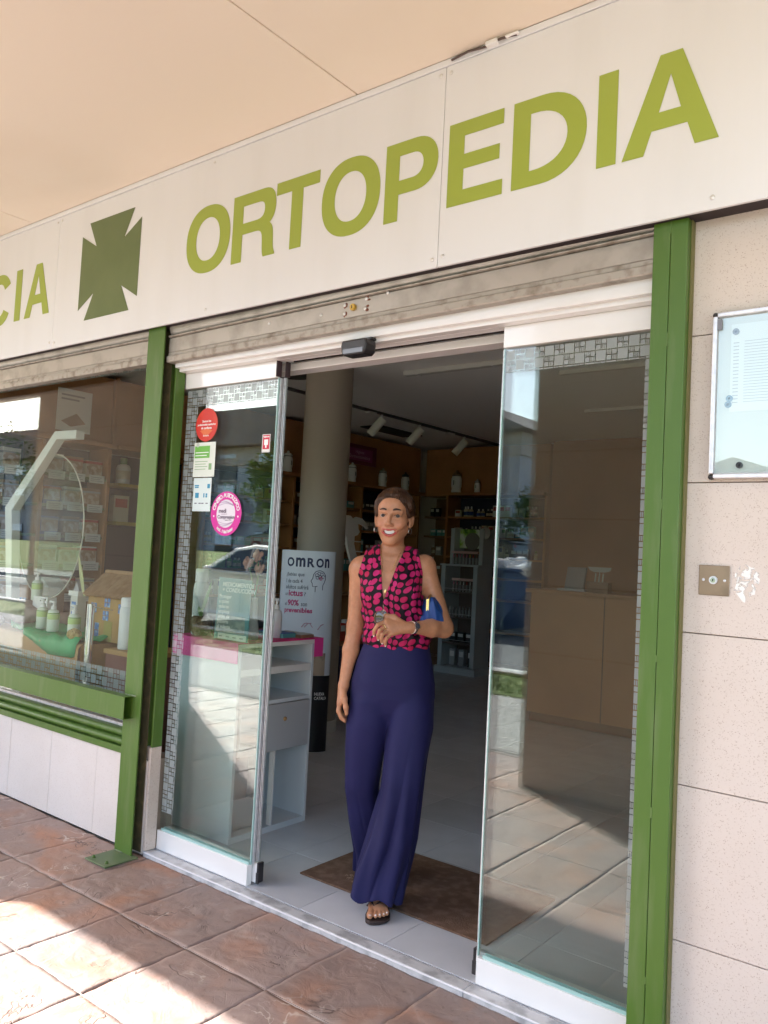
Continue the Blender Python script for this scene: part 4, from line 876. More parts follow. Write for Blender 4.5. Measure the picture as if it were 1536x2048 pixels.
# ---------------------------------------------------------------- oval totem with health campaign print
sc0 = Vector((-4.10, 1.95)); nx = Vector((.62, -.785)); ex = Vector((.785, .62)); TA, TB = .195, .075
def oval(u, v, off=0.0):
    t = max(-1.5, min(1.5, u/TA*1.0)); return (sc0.x+ex.x*(TA*math.sin(t))+nx.x*((TB+off)*math.cos(t)), sc0.y+ex.y*(TA*math.sin(t))+nx.y*((TB+off)*math.cos(t)), v)
to = thing('campaign_totem', 'white oval cardboard totem with blue and magenta health campaign print before the column', 'display', (sc0.x, sc0.y, .02))
def oval_band(name, z0, z1, mat, off=0.0, u0=None, u1=None):
    m = MB(); n = 48
    if u0 is None: ang = [2*math.pi*i/n for i in range(n)]
    for i in range(n if u0 is None else 20):
        if u0 is None: t0, t1 = 2*math.pi*i/n, 2*math.pi*(i+1)/n
        else: t0, t1 = (u0+(u1-u0)*i/20)/TA, (u0+(u1-u0)*(i+1)/20)/TA
        q = [(sc0.x+ex.x*(TA+off)*math.sin(t)+nx.x*(TB+off)*math.cos(t), sc0.y+ex.y*(TA+off)*math.sin(t)+nx.y*(TB+off)*math.cos(t)) for t in (t0, t1)]
        m.add([(q[0][0], q[0][1], z0), (q[1][0], q[1][1], z0), (q[1][0], q[1][1], z1), (q[0][0], q[0][1], z1)], [(0, 1, 2, 3)])
    return m.build(name, mat, to, smooth=True)
oval_band('shell', .0205, 1.445, M('totem_white', (.66, .68, .74), .22)); oval_band('dark_foot_print', .0225, .56, M('totem_black', (.012, .010, .014), .3), .0008)
oval_band('photo_print', .561, .72, M('totem_photo', (.45, .33, .24), .4, var=(9, (.20, .12, .09), .45, .6)), .0008, .02, .185)
MB().add([oval(u*TA*1.5/12, 1.4455) for u in range(-12, 13)] + [(2*sc0.x-oval(u*TA*1.5/12, 0)[0], 2*sc0.y-oval(u*TA*1.5/12, 0)[1], 1.4455) for u in range(-12, 13)], [tuple(range(50))]).build('top_cap', WHITE_M, to)
INKB = M('ink_navy', (.012, .014, .07), .4); INKG = M('ink_grey', (.16, .17, .21), .5); INKM = M('ink_magenta', (.50, .03, .15), .5)
def wrap(s_, size, u, v, mat, align='LEFT', bold=.001, sy=1.0, spacing=1.0):
    me = text_mesh(s_, size, bold=bold, align=align, depth=.0, spacing=spacing)
    for vt in me.vertices: vt.co = Vector(oval(vt.co.x+u, vt.co.y*sy+v, .0016))
    me.materials.clear(); me.materials.append(mat); return link('lettering', me, to)
# wordmark, unicase letters
def fit(s_, u0, u1, v0, h, mat, bold=.001):
    """print stretched to run from u0 to u1 with its foot at v0; h = height of its tallest letter"""
    me = text_mesh(s_, .1, bold=bold, align='LEFT', depth=0); xs_ = [q.co.x for q in me.vertices]; ys_ = [q.co.y for q in me.vertices]; a, b, c, d = min(xs_), max(xs_), min(ys_), max(ys_)
    for q in me.vertices: q.co = Vector(oval(u0+(q.co.x-a)/(b-a)*(u1-u0), v0+(q.co.y-c)/(d-c)*h, .0016))
    me.materials.clear(); me.materials.append(mat); return link('lettering', me, to)
for ch, u0_, u1_ in (('O', -.166, -.100), ('m', -.088, -.016), ('R', -.002, .052), ('O', .062, .122), ('n', .132, .176)): fit(ch, u0_, u1_, 1.328, .066, INKB, .0035)
for s_, u0_, u1_, v, h, mt, bo in (('\u00bfSab\u00edas que', -.166, -.018, 1.253, .034, INKG, .0015), ('1 de cada 4', -.166, -.030, 1.212, .028, INKG, .0015), ('adultos sufrir\u00e1', -.168, .016, 1.168, .030, INKG, .0015), ('un', -.170, -.142, 1.120, .018, INKG, .001), ('ictus', -.136, -.022, 1.118, .042, INKM, .003), ('?', -.014, .0, 1.120, .028, INKG, .001), ('el', -.170, -.148, 1.050, .024, INKG, .001), ('90%', -.140, -.048, 1.048, .044, INKM, .003), ('son', -.032, .012, 1.048, .022, INKG, .0015), ('prevenibles', -.170, .052, .990, .046, INKM, .003), ('con el', .060, .110, .815, .020, INKB, .0008), ('uso de', .060, .108, .785, .018, INKB, .0008), ('tensi\u00f3metros', .030, .115, .752, .024, INKB, .0008)):
    fit(s_, u0_, u1_, v, h, mt, bo)
for s_, v in (('NUEVA', .43), ('CATALOGOS', .40)): wrap(s_, .030, .10, v, PW, 'LEFT', .0005)
def head_icon():
    pts = [(.052, 1.165), (.052, 1.205), (.030, 1.205), (.028, 1.225), (.022, 1.235), (.018, 1.243), (.030, 1.262), (.034, 1.290), (.052, 1.312), (.082, 1.320), (.112, 1.310), (.130, 1.288), (.134, 1.262), (.124, 1.235), (.112, 1.215), (.110, 1.180)]
    m = MB(); pts = [(p_[0]+.012, p_[1]-.012) for p_ in pts]; m.tube([oval(a, b, .002) for a, b in pts], .0022, 5)
    m.tube([oval(a, b, .002) for a, b in [(.064, 1.193), (.080, 1.194)]], .0022, 5)
    m.build('head_icon', INKB, to)
    b = MB()
    for c in ((.060, 1.285), (.078, 1.297), (.098, 1.292), (.112, 1.275), (.066, 1.268), (.085, 1.272)):
        b.tube([oval(c[0]+.012+.013*math.cos(t*.7), c[1]-.012+.011*math.sin(t*.7), .002) for t in range(9)], .0017, 4)
    b.build('brain_icon', INKB, to); m = MB(); m.tube([oval(.104+.011*math.cos(t*.7), 1.250+.011*math.sin(t*.7), .0028) for t in range(10)], .003, 4); m.build('target_icon', INKM, to)
head_icon()
m = MB()
for a, b in (((-.02, .90), (.02, .93)), ((.02, .93), (.06, .90)), ((.0, .90), (.05, .93)), ((.10, .885), (.15, .925))): m.tube([oval(a[0], a[1], .002), oval((a[0]+b[0])/2, (a[1]+b[1])/2+.012, .002), oval(b[0], b[1], .002)], .003, 4)
m.build('wave_print', M('ink_rose', (.50, .25, .32), .5), to)['kind'] = 'stuff'

# ---------------------------------------------------------------- window display
OCHRE = M('ochre_paper', (.47, .28, .11), .7, var=(2, (.42, .24, .09), .4, .65)); GCL = M('green_cloth', (.022, .33, .115), .5, var=(8, (.03, .40, .15), .4, .65))
tbp = thing('display_platform', 'window display platform wrapped in ochre paper', 'platform', (-5.0, .55, .02))
MB().box(-6.3, -4.215, .24, .80, .0205, .845).build('core', cm('brown'), tbp)
pm = MB(); n = 40
vs = []
for i in range(n+1):
    x = -6.32+(2.11)*i/n; w_ = .006*math.sin(i*.9)+.004*math.sin(i*2.3)
    for (y, z) in ((.81, .851), (.26, .852), (.238, .848), (.228+w_, .83), (.224+w_*1.5, .70), (.220+w_*2, .50)): vs.append((x, y, z))
for i in range(n):
    for k in range(5): pm.f.append((i*6+k, i*6+k+1, (i+1)*6+k+1, (i+1)*6+k))
pm.v = vs; pm.build('paper_cover', OCHRE, tbp, smooth=True)
MB().box(-4.2135, -4.21, .235, .80, .30, .848).build('paper_end', OCHRE, tbp)
ZT = .853
def cloth(name, label, poly, seed, amp, mat):
    rr = random.Random(seed); m = MB(); n = 34; k = 10; cx = sum(p[0] for p in poly)/len(poly); cyy = sum(p[1] for p in poly)/len(poly); vs = [(cx, cyy, ZT+.018)]
    def edge(t):
        f = t*len(poly); i = int(f) % len(poly); u = f-int(f); a, b = poly[i], poly[(i+1) % len(poly)]; return a[0]+(b[0]-a[0])*u, a[1]+(b[1]-a[1])*u
    N = n*2
    for j in range(1, k+1):
        for i in range(N):
            ex_, ey = edge(i/N); r = j/k; x = cx+(ex_-cx)*r; y = cyy+(ey-cyy)*r
            z = ZT+.004+amp*max(0, mnoise.noise((x*9+seed, y*13, seed)))+amp*.7*abs(mnoise.noise((x*20, y*9, seed+3)))*(r)
            if y < .232: z = ZT-(.232-y)*1.6; y = .222-.006*abs(math.sin(x*40))
            vs.append((x, y, z))
    fs = [(0, 1+i, 1+(i+1) % N) for i in range(N)]
    for j in range(k-1):
        for i in range(N): a = 1+j*N; fs.append((a+i, a+N+i, a+N+(i+1) % N, a+(i+1) % N))
    o = m.add(vs, fs).build(name, mat, None, smooth=True); s_ = o.modifiers.new('solid', 'SOLIDIFY'); s_.thickness = .0015; return tag(o, label, 'cloth')
cloth('green_cloth', 'crumpled green cloth spread on the ochre display platform', [(-5.28, .62), (-5.32, .40), (-5.05, .27), (-4.75, .22), (-4.52, .175), (-4.25, .18), (-4.22, .34), (-4.25, .60), (-4.7, .68)], 3, .062, GCL)
BODY = M('lotion_body', (.66, .74, .62), .3); RIB = M('green_ribbon', (.16, .34, .03), .5)
for k, (x, y, z, lb) in enumerate(((-4.86, .36, ZT+.022, 'leftmost of the row on the green cloth'), (-4.70, .34, ZT+.020, 'middle of the row on the green cloth'), (-4.42, .31, ZT+.018, 'in front of the paper house'), (-5.23, .52, ZT+.168, 'on top of the driftwood log'))):
    pump_bottle('lotion_bottle', 'white and green lotion pump bottle, ' + lb, (x, y, z), .185, .035, BODY, band=RIB, group='lotion pump bottles in the window')
for k in range(4):
    x = -5.05+.085*k; t = thing('tiny_vial', 'tiny white vial standing before the far paper houses', 'vial', (x, .70, ZT+.10), 'tiny vials behind the log'); MB().lathe([(.009, 0), (.009, .05), (.006, .055), (.006, .07)], (x, .70, ZT+.10), 10).build('vial_body', WHITE_M, t, smooth=True); MB().lathe([(.0065, .0705), (.0065, .08)], (x, .70, ZT+.10), 10).build('vial_cap', RIB, t)
# paper house
ph = thing('paper_house', 'ochre cardboard model house with stick roof and blue painted windows', 'model house', (-4.25, .55, ZT))
HW = M('house_card', (.44, .27, .09), .8, var=(9, (.38, .22, .07), .4, .6)); BLUEP = M('blue_paint', (.07, .20, .50), .6, var=(40, (.30, .48, .66), .5, .6)); STICK = M('roof_stick', (.30, .17, .08), .8, var=(20, (.38, .24, .13), .4, .6))
MB().box(-4.46, -4.02, .42, .66, ZT+.0005, ZT+.27).build('wall', HW, ph); MB().prism([(.42, ZT+.2705), (.66, ZT+.2705), (.54, ZT+.375)], -4.46, -4.02, 'x').build('gable', HW, ph)
for k in range(24):
    x = -4.475+.02*k; MB().cyl((x, .395, ZT+.262+random.uniform(-.003, .003)), (x+random.uniform(-.004, .004), .545, ZT+.392), .0105, n=7).build('roof_stick', STICK, ph)
MB().cyl((-4.48, .545, ZT+.40), (-4.01, .545, ZT+.402), .014, n=8).build('ridge_stick', STICK, ph)
for x, z, s_ in ((-4.395, ZT+.19, .055), (-4.26, ZT+.228, .055), (-4.27, ZT+.15, .055), (-4.375, ZT+.060, .085), (-4.12, ZT+.20, .055)):
    w = MB().box(x-s_/2, x+s_/2, .4175, .4195, z-s_/2, z+s_/2).build('window', BLUEP, ph)
    MB().box(x-s_/2, x+s_/2, .4155, .4172, z-.002, z+.002).box(x-.002, x+.002, .4155, .4172, z-s_/2, z+s_/2).build('window_bars', cm('brown'), w)
MB().box(-4.28, -4.20, .4175, .4195, ZT+.001, ZT+.12).build('door', M('house_door', (.35, .30, .08), .8), ph)
wt = thing('paper_tower', 'narrow white paper tower house with blue window print', 'model house', (-4.58, .45, ZT))
MB().box(-4.62, -4.545, .40, .46, ZT+.0005, ZT+.245).build('wall', M('tower_paper', (.60, .58, .52), .7), wt); MB().box(-4.635, -4.53, .392, .468, ZT+.2455, ZT+.275).build('cornice', CARD, wt); MB().prism([(-4.615, ZT+.2755), (-4.55, ZT+.2755), (-4.582, ZT+.335)], .41, .455, 'y').build('pointed_roof', cm('grey'), wt)
for z in (.19, .13, .06): MB().box(-4.605, -4.56, .3982, .3998, ZT+z-.02, ZT+z+.02).build('window', BLUEP, wt)
for k, x in enumerate((-5.62, -5.36)):
    h = thing('far_paper_house', 'small painted paper house at the back of the window display, %s' % ('left one' if k == 0 else 'behind the log bottle'), 'model house', (x, .66, ZT)); MB().box(x-.10, x+.10, .62, .74, ZT+.0005, ZT+.25).build('wall', M('house_pale', (.40, .28, .20), .8), h); MB().prism([(x-.115, ZT+.2505), (x+.115, ZT+.2505), (x, ZT+.32)], .615, .745, 'y').build('roof', M('roof_pale', (.5, .46, .42), .8), h)
    for d in (-.05, .01, .06): MB().box(x+d-.018, x+d+.018, .6175, .6195, ZT+.10, ZT+.16).build('window', BLUEP, h)
lf = leaf_mesh((-4.47, .395, ZT+.25), (-4.58, .40, ZT+.50), .022, (.01, 0, 0), 9).build('bay_leaf', M('dry_leaf', (.36, .40, .18), .5), None, smooth=True); tag(lf, 'long pale green leaf leaning on the house roof', 'leaf')
spg = MB().ell((-4.33, .262, ZT+.042), (.055, .035, .034), 28, 18)
o = spg.build('sponge', M('sponge', (.58, .44, .20), .95, var=(60, (.40, .28, .10), .45, .6), bump=(70, 1, .02)), None, smooth=True); tag(o, 'natural yellow sponge on the green cloth edge', 'sponge')
for v in o.data.vertices:
    d = Vector(v.co)-Vector((-4.33, .262, ZT+.042)); v.co = Vector((-4.33, .262, ZT+.042))+d*(1+.22*mnoise.noise(Vector(v.co)*38))
BARK = M('driftwood', (.36, .29, .25), .85, var=(10, (.22, .17, .15), .45, .62), bump=(30, .8, .01))
def rockish(name, label, cat, c, r, seed, mat, amp=.18):
    o = MB().ell(c, r, 26, 16).build(name, mat, None, smooth=True)
    for v in o.data.vertices: d = Vector(v.co)-Vector(c); v.co = Vector(c)+d*(1+amp*mnoise.noise(Vector(v.co)*11+Vector((seed, 0, 0))))
    return tag(o, label, cat)
rockish('driftwood_log', 'grey cracked driftwood log at the left of the window display', 'log', (-5.42, .46, ZT+.085), (.30, .13, .085), 1, BARK)
rockish('driftwood_log', 'brown driftwood piece lying behind the green cloth', 'log', (-4.98, .60, ZT+.055), (.22, .09, .055), 5, M('driftwood_brown', (.24, .17, .13), .85, var=(10, (.16, .11, .08), .45, .62)))
rockish('slate_stone', 'dark grey cracked slate lying on the platform edge', 'stone', (-5.36, .285, ZT+.035), (.15, .06, .04), 9, M('slate', (.13, .125, .14), .8, var=(14, (.2, .19, .2), .45, .6)), .15)
cr = thing('chrome_stand', 'chrome rod stand with wire hooks at the window edge', 'stand', (-4.10, .21, .02))
CHR = M('chrome', (.75, .75, .76), .08, metal=1.0)
MB().cyl((-4.09, .205, .0405), (-4.09, .205, 1.09), .0215, n=20).build('rod', CHR, cr, auto=40); MB().cyl((-4.09, .205, .0205), (-4.09, .205, .040), .09, n=24).build('base', CHR, cr, auto=40)
MB().tube([(-4.09, .205, 1.08), (-4.0, .21, 1.072), (-3.90, .215, 1.07)], .003, 6).build('hook', CHR, cr); MB().tube([(-4.09, .205, .75), (-4.0, .21, .748), (-3.90, .215, .748)], .003, 6).build('hook', CHR, cr)
sd_ = thing('side_shelf', 'low ochre topped side shelf beside the ochre platform', 'shelf', (-4.0, .45, .02)); MB().box(-4.06, -3.72, .28, .62, .82, .845).build('shelf_top', OCHRE, sd_); MB().box(-4.05, -4.03, .29, .61, .0205, .8195).build('side_panel', M('reddish_panel', (.20, .08, .06), .6), sd_); MB().box(-3.75, -3.73, .29, .61, .0205, .8195).build('side_panel', MATS['reddish_panel'], sd_); MB().box(-4.03, -3.75, .29, .30, .0205, .8195).build('front_panel', MATS['reddish_panel'], sd_)
for k, x in enumerate((-3.97, -3.86)):
    b = thing('white_flask', 'white plastic flask with round cap, %s' % ('left of the pair beside the chrome rod' if k == 0 else 'right of the pair beside the chrome rod'), 'bottle', (x, .36, .8455), 'white flasks beside the chrome rod'); MB().lathe([(.041, 0), (.044, .006), (.044, .215), (.040, .232), (.036, .236)], (x, .36, .8455), 24).build('bottle_body', MATS['bottle_white'], b, auto=40); MB().lathe([(.040, .237), (.040, .278), (.036, .286)], (x, .36, .8455), 24).build('cap', WHITE_M, b, auto=40)
# bent white frame and oval acrylic sheet
wf = thing('bent_display_frame', 'tall white bent display arm standing in the window', 'frame', (-5.4, .47, ZT))
fpts = [(-4.757, 2.135), (-5.010, 2.140), (-5.585, 1.640), (-5.47, .95), (-5.40, .95), (-5.49, 1.62), (-4.985, 2.085), (-4.757, 2.080)]
MB().prism(fpts, .44, .50, 'y').build('arm', M('frame_white', (.70, .70, .66), .5), wf, bevel=.003); MB().box(-5.56, -5.32, .40, .62, ZT+.09, ZT+.115).build('foot', WHITE_M, wf)
ov = thing('acrylic_oval', 'large clear acrylic oval panel standing in the window display', 'panel', (-5.13, .52, ZT))
oz, oxx = 1.52, -5.13
MB().prism([(oxx+.40*math.cos(2*math.pi*i/48), oz+.48*math.sin(2*math.pi*i/48)) for i in range(48)], .520, .524, 'y').build('sheet', glass_mat('acrylic', (.82, .90, .87), 1.55), ov)
MB().tube([(oxx+.40*math.cos(math.pi*i/24), .522, oz+.48*math.sin(math.pi*i/24)) for i in range(0, 49)], .0045, 5).build('edge_trim', M('trim_pale', (.62, .60, .52), .4), ov)
MB().box(oxx-.09, oxx+.09, .49, .555, ZT+.09, ZT+.20).build('foot', WHITE_M, ov)

# ---------------------------------------------------------------- stickers on the left door panel
SY = .0758
def disc(name, cx, cz, rx, rz, y0, y1, mat, parent, n=48): return MB().prism([(cx+rx*math.cos(2*math.pi*i/n), cz+rz*math.sin(2*math.pi*i/n)) for i in range(n)], y0, y1, 'y').build(name, mat, parent)
REDS = M('sticker_red', (.62, .035, .02), .4, var=(6, (.72, .08, .03), .4, .65))
s1 = thing('red_round_sticker', 'round red sticker with white lettering on the left door glass', 'sticker', (-3.045, SY, 1.935)); disc('sheet', -3.045, 2.013, .078, .079, SY-.0004, SY, REDS, s1)
MB().prism([(-3.09, 1.985), (-3.045, 1.955), (-3.0, 1.985), (-3.045, 1.997)], SY-.0008, SY-.0005, 'y').build('emblem', M('sticker_orange', (.72, .16, .05), .4), s1)
for k, (t_, z) in enumerate((('Somos los', 2.030), ('profesionales sanitarios', 2.014), ('de confianza', 1.998))): text(t_, .0135 if k == 1 else .015, (-3.045, SY-.0007, z), PW, s1, bold=.0003)
text('farmacia', .012, (-3.045, SY-.0010, 1.962), PW, s1)
s2 = thing('green_notice', 'white notice with a green header block on the left door glass', 'notice', (-3.047, SY, 1.766)); MB().box(-3.124, -2.970, SY-.0004, SY, 1.767, 1.930).build('sheet', M('notice_paper', (.72, .76, .68), .5), s2); MB().box(-3.118, -3.010, SY-.0008, SY-.0005, 1.856, 1.913).build('header_block', M('notice_green', (.16, .45, .07), .5), s2)
for k in range(2): MB().box(-3.112, -3.03+.012*k, SY-.0012, SY-.0009, 1.866+.014*k, 1.870+.014*k).build('printed_line', PW, s2)
for k in range(4): MB().box(-3.112, -3.022-.012*(k % 2), SY-.0008, SY-.0005, 1.838-.012*k, 1.841-.012*k).build('printed_line', M('print_green', (.25, .42, .20), .5), s2)
MB().box(-3.012, -2.992, SY-.0008, SY-.0005, 1.800, 1.830).build('icon', MATS['print_green'], s2); MB().cyl((-3.098, SY-.0005, 1.919), (-3.098, SY-.0009, 1.919), .011, n=20).build('seal', M('seal_grey', (.5, .55, .48), .5), s2)
s3 = thing('card_notice', 'pale notice with blue payment card symbols on the left door glass', 'notice', (-3.047, SY, 1.604)); MB().box(-3.112, -2.984, SY-.0004, SY, 1.605, 1.762).build('sheet', M('notice_blue', (.66, .76, .74), .5), s3)
BL = M('print_blue', (.04, .28, .45), .5)
for x, z, a, b in ((-3.10, 1.726, .016, .003), (-3.10, 1.718, .014, .003), (-3.095, 1.68, .013, .012), (-3.045, 1.68, .004, .010), (-3.027, 1.684, .006, .005), (-3.027, 1.674, .006, .004), (-3.015, 1.723, .009, .010)): MB().box(x-a+.012, x+a+.012, SY-.0008, SY-.0005, z-b, z+b).build('symbol', BL, s3)
for x in (-3.09, -3.06, -3.04, -3.01): MB().box(x-.008, x+.008, SY-.0008, SY-.0005, 1.640, 1.645).build('symbol', INKG, s3)
s4 = thing('pink_round_sticker', 'magenta ring sticker reading CENTRO AUTORIZADO on the left door glass', 'sticker', (-2.872, SY, 1.494))
pc = (-2.872, 1.596); disc('ring', pc[0], pc[1], .104, .1015, SY-.0004, SY, M('sticker_magenta', (.62, .02, .30), .4), s4); disc('centre', pc[0], pc[1], .063, .0645, SY-.0010, SY-.0005, M('sticker_lilac', (.74, .70, .76), .45), s4)
def arc_text(s_, r, a0, a1, size, flip=False):
    n = len(s_)
    for i, ch in enumerate(s_):
        if ch == ' ': continue
        a = a0+(a1-a0)*i/(n-1); me = text_mesh(ch, size, bold=.0007); me.materials.clear(); me.materials.append(PW)
        o = bpy.data.objects.new('lettering', me); sc.collection.objects.link(o); o.parent = s4
        o.location = Vector((pc[0]+r*math.sin(a), SY-.0009, pc[1]+r*math.cos(a)))-base_of(s4); o.rotation_euler = (math.pi/2, (a if not flip else a+math.pi), 0)
arc_text('CENTRO AUTORIZADO', .083, -1.28, 1.28, .027); arc_text('medi. I feel better', .083, math.pi+.62, math.pi-.62, .020, True)
for a in (-1.72, 1.72): disc('dot', pc[0]+.083*math.sin(a), pc[1]+.083*math.cos(a), .0045, .0045, SY-.0009, SY-.0005, PW, s4, 12)
text('medi', .026, (pc[0]-.048, SY-.0013, pc[1]+.012), M('print_plum', (.09, .05, .09), .5), s4, align='LEFT', bold=.0006); text('world of', .011, (pc[0]-.03, SY-.0013, pc[1]-.002), M('print_lilac', (.45, .38, .46), .5), s4, align='LEFT'); text('Compression', .0225, (pc[0]-.055, SY-.0013, pc[1]-.016), MATS['print_plum'], s4, align='LEFT', bold=.0005, spacing=.95); text('since 1951', .010, (pc[0]+.02, SY-.0013, pc[1]-.029), MATS['print_plum'], s4)
for sg in (1, -1):
    m = MB()
    for k in range(3): m.tube([(pc[0]-.05+.1*i/8, SY-.0012, pc[1]+sg*(.036+.006*k+.010*math.sin(math.pi*i/8+.4*k))) for i in range(9)], .0014, 4)
    m.build('swirl', M('print_mauve2', (.42, .30, .44), .5), s4)
s5 = thing('small_red_sticker', 'small red and white rectangular sticker at the edge of the left door glass', 'sticker', (-2.635, SY, 1.868)); MB().box(-2.661, -2.611, SY-.0004, SY, 1.868, 1.948).build('sheet', CARD, s5); MB().box(-2.657, -2.615, SY-.0008, SY-.0005, 1.882, 1.945).build('red_panel', M('sticker_crimson', (.55, .015, .05), .4), s5)
MB().box(-2.648, -2.624, SY-.0012, SY-.0009, 1.900, 1.925).box(-2.640, -2.632, SY-.0013, SY-.0009, 1.888, 1.90).build('figure_print', PW, s5); text('Vigilancia', .010, (-2.636, SY-.0011, 1.937), PW, s5, bold=.0003)

# ---------------------------------------------------------------- notice board, key switch
nb = thing('notice_board', 'aluminium framed magnetic notice board on the stone wall', 'notice board', (-.36, -.015, 1.71))
MB().box(-.705, -.010, -.014, -.002, 1.722, 2.176).build('back_panel', M('board_white', (.70, .70, .70), .4), nb)
for n_, b in (('frame_side', (-.716, -.703, -.030, -.002, 1.724, 2.176)), ('frame_side', (-.013, 0.0, -.030, -.002, 1.724, 2.176)), ('frame_rail', (-.704, -.012, -.030, -.002, 2.173, 2.186)), ('frame_rail', (-.704, -.012, -.030, -.002, 1.711, 1.724))): MB().box(*b).build(n_, ALU, nb, bevel=.003)
for x, z in ((-.711, 2.181), (-.711, 1.716), (-.005, 2.181), (-.005, 1.716)): MB().ell((x, -.016, z), (.0085, .0155, .0085), 12, 8).build('corner_cap', BLACK, nb, smooth=True)
MB().box(-.6995, -.0165, -.0265, -.0235, 1.7285, 2.1685).build('glass_cover', GLASS, nb)
MB().box(-.702, -.690, -.031, -.0270, 2.135, 2.166).build('hinge', GREYD, nb)
pa = thing('notice_sheet', 'white printed table sheet held by ring magnets inside the notice board', 'paper', (-.42, -.0155, 1.9)); MB().box(-.668, -.12, -.0155, -.0148, 1.90, 2.150).build('sheet', M('paper_white', (.80, .80, .82), .5), pa)
PLN = M('print_faint', (.50, .50, .54), .6)
for k in range(22): MB().box(-.632, -.20-.01*(k % 3), -.0160, -.0157, 2.098-.0082*k, 2.0995-.0082*k).build('printed_line', PLN, pa)
for k in range(18): MB().box(-.661, -.646, -.0160, -.0157, 2.095-.010*k, 2.0975-.010*k).build('printed_line', PLN, pa)
for k, (x, z, c, lb) in enumerate(((-.655, 2.128, 'grey', 'by the hinge corner'), (-.668, 1.938, 'blue', 'upper of the touching pair'), (-.671, 1.921, 'blue', 'lower of the touching pair'), (-.636, 1.748, 'black', 'alone near the bottom frame'))):
    mg = MB().lathe([(.0042, 0), (.0092, 0), (.0092, .004), (.0042, .004), (.0042, 0)], (0, 0, 0), 20).build('ring_magnet', M('magnet_'+c, {'grey': (.25, .25, .26), 'blue': (.16, .26, .36), 'black': (.04, .035, .05)}[c], .45), None, auto=40); mg.rotation_euler = (math.pi/2, 0, 0); mg.location = (x, -.0159, z); tag(mg, 'small %s ring magnet on the notice board, %s' % (c, lb), 'magnet')
ks = thing('key_switch', 'square brushed bronze key switch plate on the stone wall', 'switch', (-.698, -.004, 1.38))
MB().box(-.740, -.6565, -.0062, -.0018, 1.381, 1.4655).build('plate', M('bronze_plate', (.30, .22, .15), .32, metal=.75, var=(9, (.22, .16, .11), .45, .6)), ks, bevel=.0012, seg=1)
MB().cyl((-.699, -.006, 1.424), (-.699, -.012, 1.424), .0115, n=20).build('lock_collar', ALU, ks, auto=40); MB().cyl((-.699, -.012, 1.424), (-.699, -.0145, 1.424), .0075, n=16).build('lock_barrel', CHR, ks, auto=40); MB().box(-.7005, -.6975, -.0152, -.0144, 1.420, 1.428).build('keyhole', BLACK, ks)
for x in (-.727, -.669): MB().ell((x, -.0064, 1.424), (.0042, .0018, .0042), 10, 6).build('screw', ALU, ks, smooth=True)
